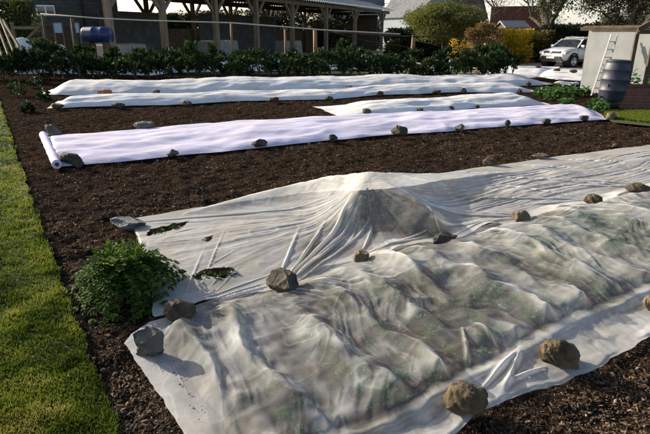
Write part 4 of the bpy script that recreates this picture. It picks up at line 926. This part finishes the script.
round_tree('garden_shrub', 'green shrub beside the dark house roof left of the mop-headed tree', 471, 22, 45, 42, 30, M['ever'], 6000, .2, .1, 20, 5, 'shrub')
hedge('forsythia_bush', 'clipped bright yellow forsythia bush in front of the dark brick building', 511, 30.5, 54, 35, 30, M['yellow'], 12000, .12, 'bush', 1.8, 11)
hedge('golden_bush', 'olive and gold bush right of the bright forsythia', 537, 32, 56, 36, 24, M['olive'], 7000, .13, 'bush', 1.8, 12)
hedge('yellow_flower_bed', 'low patch of yellow flowers beneath the green willow', 463, 40, 50, 33, 24, M['yellow'], 900, .12, 'flowers', 1.2, 13)
hedge('low_dark_hedge', 'low dark hedge under the mop-headed tree', 485, 50, 60, 31, 40, M['ever'], 5000, .12, 'hedge', 1.2, 14)
for k, (x, yt, yb, Y_, wp, lb) in enumerate([(575, 26, 55, 50, 60, 'dark evergreen mass behind the car roof'), (520, 27, 50, 62, 70, 'dark evergreen mass behind the brick building'), (420, 30, 50, 40, 60, 'dark evergreen mass left of the willow trunk'), (640, 24, 50, 40, 70, 'dark evergreen mass behind the greenhouse'), (480, 34, 50, 60, 60, 'dark evergreen mass behind the mop-headed tree'), (345, 22, 50, 75, 60, 'dark evergreen mass behind the barn end'), (240, 12, 50, 60, 110, 'dark evergreen mass behind the middle of the barn'), (300, 10, 48, 62, 90, 'dark evergreen mass behind the right bays of the barn'), (180, 16, 48, 50, 40, 'dark evergreen mass behind the hanging tarpaulin')]):
    hedge('evergreen_shrubbery', lb, x, yt, yb, Y_, wp, M['ever'], 14000, .24, 'shrubs', 4, 20+k)
# bare trees
def bare_tree(label, px, Y_, H, r0, seed, spread=.5, name='bare_tree', levels=5, ivy=0, kids=3):
    r_ = np.random.RandomState(seed); c = at(px, 50, Y_); t_ = thing(name, label, 'tree', (c[0], Y_, 0)); b = MB(); tips = []
    def grow(p, d, L_, r, lv):
        n_ = 4; pts = [p]; rad = [r]
        for k in range(n_):
            d = d+r_.randn(3)*.13+np.array([0, 0, .05]); d /= np.linalg.norm(d); p = p+d*L_/n_; pts.append(p); rad.append(max(.014, r*(1-.42*(k+1)/n_)))
        b.tube(pts, rad, 7 if lv > 3 else 4 if lv > 1 else 3, False)
        if lv == 0: tips.append(p); return
        for q in range(kids if lv < levels else kids+1):
            a = r_.rand()*2*PI; s = np.cross(d, [math.cos(a), math.sin(a), .3]); s /= np.linalg.norm(s)+1e-6
            i0 = pts[-1] if q < 2 else pts[2+r_.randint(2)]
            nd_ = d*(1-spread*.35)+s*spread*(.8+.6*r_.rand()); nd_ /= np.linalg.norm(nd_)
            grow(i0, nd_, L_*(.62+.22*r_.rand()), rad[-1]*(.75 if q < 2 else .5), lv-1)
            tips.append(i0)
    grow(np.array([0, 0, -.1]), np.array([r_.randn()*.06, 0, 1.]), H*.28, r0, levels)
    b.build('trunk', M['bark'], t_)
    if ivy:
        tp = np.array(tips); ci = r_.randint(0, len(tp), ivy); C = tp[ci]+r_.randn(ivy, 3)*H*.03
        leaf_mesh('crown', C, r_.randn(ivy, 3), rnd_dirs(ivy, .5), .07+.08*r_.rand(ivy), .05+.05*r_.rand(ivy), np.clip(.5+r_.randn(ivy)*.25, 0, 1), M['ever'], t_)
    return t_
bare_tree('big spreading bare tree rising behind the parked car', 551, 50, 17, .80, 5, .75, levels=6)
bare_tree('bare tree with an upright trunk left of the brick building', 490, 62, 13, .25, 11, .5, levels=5)
bare_tree('thin bare tree between the brick building and the big bare tree', 532, 75, 13, .22, 17, .6, levels=5)
bare_tree('ivy-clad tree standing behind the white shed', 622, 34, 11, .26, 23, .7, 'ivy_tree', 6, 60000)
bare_tree('ivy-clad tree left of the others above the shed roof', 612, 38, 8, .16, 29, .5, 'ivy_tree', 5, 22000)
bare_tree('ivy-clad tree at the right edge above the greenhouse', 652, 30, 10, .26, 37, .7, 'ivy_tree', 6, 50000)
bare_tree('faint bare tree standing behind the slate roofed house', 395, 90, 14, .25, 41, .6, levels=5)
# ------------------------------------------------------------------ houses behind
p = at(386, 40, 84); hh = house('slate_house', 'blue-grey gabled house behind the end of the barn', (p[0]-1.0, 84, 0), math.radians(-60), 9, 7.0, 4.0, 3.9, M['bluewall'], M['slate'])
b = MB(); b.box((2.0, 3.5, 8.3), (.8, .8, 2.0)); b.build('chimney', M['darkbrick'], hh)
p = at(398, 40, 95); house('long_roofed_house', 'low house with a long dark roof behind the willow', (p[0], 95, 0), math.radians(0), 15, 8, 4.2, 3.6, M['bluewall'], M['darkwood'])
p = at(318, 40, 90); hh = house('grey_house', 'steep grey slate roofed house above the barn eaves', (p[0], 90, 0), math.radians(0), 10.5, 8, 6.0, 5.6, M['bluewall'], M['slate'])
b = MB(); b.box((9.6, 4, 12.), (.8, .9, 2.4)); b.build('chimney', M['darkbrick'], hh)
p = at(488, 40, 58); house('brick_building', 'dark red-brown brick building behind the yellow forsythia', (p[0], 58, 0), math.radians(-20), 5.8, 3, 4.35, .01, M['darkbrick'], M['darkbrick'], 'building', .0)
p = at(505, 40, 48); house('garden_shed', 'small shed with a pale pitched roof above the forsythia', (p[0], 48, 0), math.radians(10), 2.1, 2.0, 2.2, .55, M['darkwood'], M['roofsheet'], 'shed', .15)
# drive and verge
structure(mesh_np('driveway', [(5, 27, -.04), (40, 27, -.04), (40, 40, -.04), (5, 38, -.04)], [(0, 1, 2, 3)], M['gravel']))
# narrow post beside the car
for k, (x, yt, yb, lb) in enumerate([(584, 42, 68, 'square timber post standing before the silver car'), (592, 50, 68, 'shorter timber post by the white shed wall')]):
    p = P(x, yb); h_ = (yb-yt)/F*p[1]*.98; b = MB(); b.tube([(0, 0, -.05), (.01, 0, h_)], [.09, .075], 8); o = b.build('timber_post', M['oldwood']); o.location = tuple(p); tag(o, lb, 'post')
# ------------------------------------------------------------------ the car
cpos = P(551, 66.5)
car = thing('parked_car', 'silver-white family SUV parked beyond the covered beds', 'car', (cpos[0]+1.75, cpos[1]+1.1, -.035), math.radians(-150))
# local: +x forward, y left, z up
def car_body():
    xs = [2.10, 2.06, 1.95, 1.6, 1.15, .85, .4, -.2, -.8, -1.3, -1.7, -1.98, -2.08]
    # waist height, waist half width, bottom z
    zt = [.62, .80, .93, 1.0, 1.05, 1.07, 1.07, 1.07, 1.08, 1.08, 1.08, 1.04, .80]
    hw = [.60, .74, .82, .87, .885, .89, .89, .89, .89, .885, .87, .82, .74]
    V = []; sec = 12
    for x, z1, h in zip(xs, zt, hw):
        zb = .30
        V += [(x, -h*.92, zb), (x, -h, zb+.15), (x, -h*1.01, (zb+z1)/2), (x, -h*.98, z1-.12), (x, -h*.93, z1-.03), (x, -h*.6, z1+.02),
              (x, h*.6, z1+.02), (x, h*.93, z1-.03), (x, h*.98, z1-.12), (x, h*1.01, (zb+z1)/2), (x, h, zb+.15), (x, h*.92, zb)]
    Fs = [(i*sec+k, i*sec+(k+1) % sec, (i+1)*sec+(k+1) % sec, (i+1)*sec+k) for i in range(len(xs)-1) for k in range(sec)]
    Fs += [tuple(range(sec))[::-1], tuple(len(V)-sec+k for k in range(sec))]
    b = MB(); b.add(V, Fs, True); return b
body = car_body().build('body', M['carpaint'], car)
s = body.modifiers.new('sub', 'SUBSURF'); s.levels = 2; s.render_levels = 2
# cabin of glass with a painted roof and pillars
def cabin(z0, z1, inset, x_front0, x_front1, x_rear1, x_rear0, hw0, hw1):
    return [(x_front0, -hw0, z0), (x_front1, -hw1, z1), (x_rear1, -hw1, z1), (x_rear0, -hw0, z0), (x_front0, hw0, z0), (x_front1, hw1, z1), (x_rear1, hw1, z1), (x_rear0, hw0, z0)]
b = MB(); b.add(cabin(1.05, 1.50, 0, 1.02, .38, -1.62, -1.95, .82, .66), [(0, 1, 2, 3), (7, 6, 5, 4), (0, 4, 5, 1), (3, 2, 6, 7), (1, 5, 6, 2)]); b.build('windows', M['carglass'], car, .03)
b = MB()
V = []; 
for x, z, h in [(.46, 1.485, .63), (.3, 1.545, .655), (-.5, 1.585, .665), (-1.3, 1.565, .66), (-1.72, 1.50, .62)]: V += [(x, -h-.02, z-.03), (x, -h*.8, z+.02), (x, 0, z+.035), (x, h*.8, z+.02), (x, h+.02, z-.03)]
b.add(V, [(i*5+k, i*5+k+1, (i+1)*5+k+1, (i+1)*5+k) for i in range(4) for k in range(4)]+[tuple(range(5)), tuple(20+k for k in range(5))[::-1]], True); ro = b.build('roof', M['carpaint'], car)
so_ = ro.modifiers.new('so', 'SOLIDIFY'); so_.thickness = .04
for sy in (-1, 1):
    for a_, b2 in [((1.03, .83, 1.05), (.40, .675, 1.50)), ((-.35, .835, 1.06), (-.42, .68, 1.52)), ((-1.35, .835, 1.07), (-1.42, .67, 1.50)), ((-1.96, .82, 1.05), (-1.66, .66, 1.5))]:
        b = MB(); b.beam((a_[0], a_[1]*sy, a_[2]), (b2[0], b2[1]*sy, b2[2]), .06, .05); b.build('pillar', M['carpaint'] if a_[0] > 1 or a_[0] < -1.9 else M['blacktrim'], car)
    b = MB(); b.tube([(.25, .6*sy, 1.60), (-.4, .62*sy, 1.65), (-1.5, .6*sy, 1.60)], .018, 6); b.build('roof_rail', M['chrome'], car)
    b = MB(); b.box((.78, .98*sy, 1.12), (.12, .22, .15)); b.build('mirror', M['carpaint'], car, .04)
    b = MB(); b.prism([(1.72, .74), (2.03, .70), (2.0, .84), (1.62, .93)], .60*sy, .865*sy); hl = b.build('headlight', M['lens'], car, .02)
    b = MB(); b.tube([(1.95, .62*sy, .47), (2.10, .62*sy, .47)], .06, 12); b.build('fog_lamp', M['lens'], car)
    b = MB(); b.box((0, .905*sy, .36), (2.0, .05, .14)); b.build('side_skirt', M['blacktrim'], car)
    for x in (.25, -.65):
        b = MB(); b.box((x, .915*sy, .93), (.18, .025, .03)); b.build('door_handle', M['carpaint'], car)
    for x in (.38-.02, -.42, 1.0, -1.3):
        b = MB(); b.box((x, .90*sy, .72), (.012, .012, .62)); b.build('door_gap', M['blacktrim'], car)
    for xw in (1.30, -1.28):
        b = MB(); nn_ = 28
        V = [(xw+rr*math.cos(2*PI*k/nn_), yy_*sy, .36+rr*math.sin(2*PI*k/nn_)) for rr, yy_ in [(.34, .50), (.345, .9), (.43, .915), (.43, .50)] for k in range(nn_)]
        b.add(V, [(i*nn_+k, i*nn_+(k+1) % nn_, (i+1)*nn_+(k+1) % nn_, (i+1)*nn_+k) for i in range(3) for k in range(nn_)], True); b.build('wheel_arch', M['blacktrim'], car)
        we = bpy.data.objects.new('wheel', None); COL.objects.link(we); we.parent = car; we.location = (xw, .82*sy, .34)
        b = MB(); V = [(rr*math.cos(2*PI*k/nn_), yy_*sy, rr*math.sin(2*PI*k/nn_)) for rr, yy_ in [(.22, .10), (.30, .115), (.335, .09), (.34, 0), (.335, -.10), (.22, -.11)] for k in range(nn_)]
        b.add(V, [(i*nn_+k, i*nn_+(k+1) % nn_, (i+1)*nn_+(k+1) % nn_, (i+1)*nn_+k) for i in range(5) for k in range(nn_)], True); b.build('tyre', M['tyre'], we)
        b = MB()
        for k in range(5):
            a_ = 2*PI*k/5; b.beam((0, .09*sy, 0), (.21*math.cos(a_), .10*sy, .21*math.sin(a_)), .05, .03)
        V = [(rr*math.cos(2*PI*k/nn_), yy_*sy, rr*math.sin(2*PI*k/nn_)) for rr, yy_ in [(.235, .10), (.20, .105), (.19, .0), (.0, .0)] for k in range(nn_)]
        b.add(V, [(i*nn_+k, i*nn_+(k+1) % nn_, (i+1)*nn_+(k+1) % nn_, (i+1)*nn_+k) for i in range(3) for k in range(nn_)], True); b.build('rim', M['chrome'], we)
b = MB(); b.box((2.03, 0, .80), (.08, 1.1, .13)); b.build('grille', M['blacktrim'], car, .02)
b = MB()
for z in (.775, .815): b.box((2.08, 0, z), (.02, 1.05, .018))
b.build('grille_bar', M['chrome'], car)
b = MB(); b.box((2.095, 0, .80), (.02, .15, .11), R=Matrix.Rotation(.6, 3, 'X')); b.build('badge', M['chrome'], car, .01)
b = MB(); b.prism([(-.62, .60), (.62, .60), (.78, .36), (-.78, .36)], 2.02, 2.125, 'yz'); b.build('bumper_insert', M['blacktrim'], car, .02)
b = MB(); b.box((2.14, 0, .53), (.02, .52, .11)); b.build('number_plate', M['white'], car)
b = MB(); b.box((2.08, 0, .34), (.06, 1.1, .05)); b.build('skid_plate', M['chrome'], car)

for px, yt, wp, lb in [(22, 38, 15, 'bright white fleece bundle behind the leaning planks at the left'), (60, 45, 11, 'small white fleece bundle before the boarded house')]:
    p = at(px, yt, 24.6); Wm = wp/F*24.6; n_ = 40
    A_, T_ = np.meshgrid(np.linspace(0, 2*PI, n_), np.linspace(0, 1, 14))
    rr = (1-T_**5*.98)*(1+.12*fbm(A_*2, T_*2, .8, 501, 3)); zz = p[2]*np.minimum(1, T_*1.15)*(1+.05*fbm(A_, T_, .6, 502, 2))
    o = mesh_np('fleece_bundle', np.stack([rr*np.cos(A_)*Wm*.6, rr*np.sin(A_)*Wm*.4, zz], -1), gridfaces(14, n_), M['farfleece'], smooth=True)
    o.location = (p[0], 24.6, 0); tag(o, lb, 'fleece bundle')
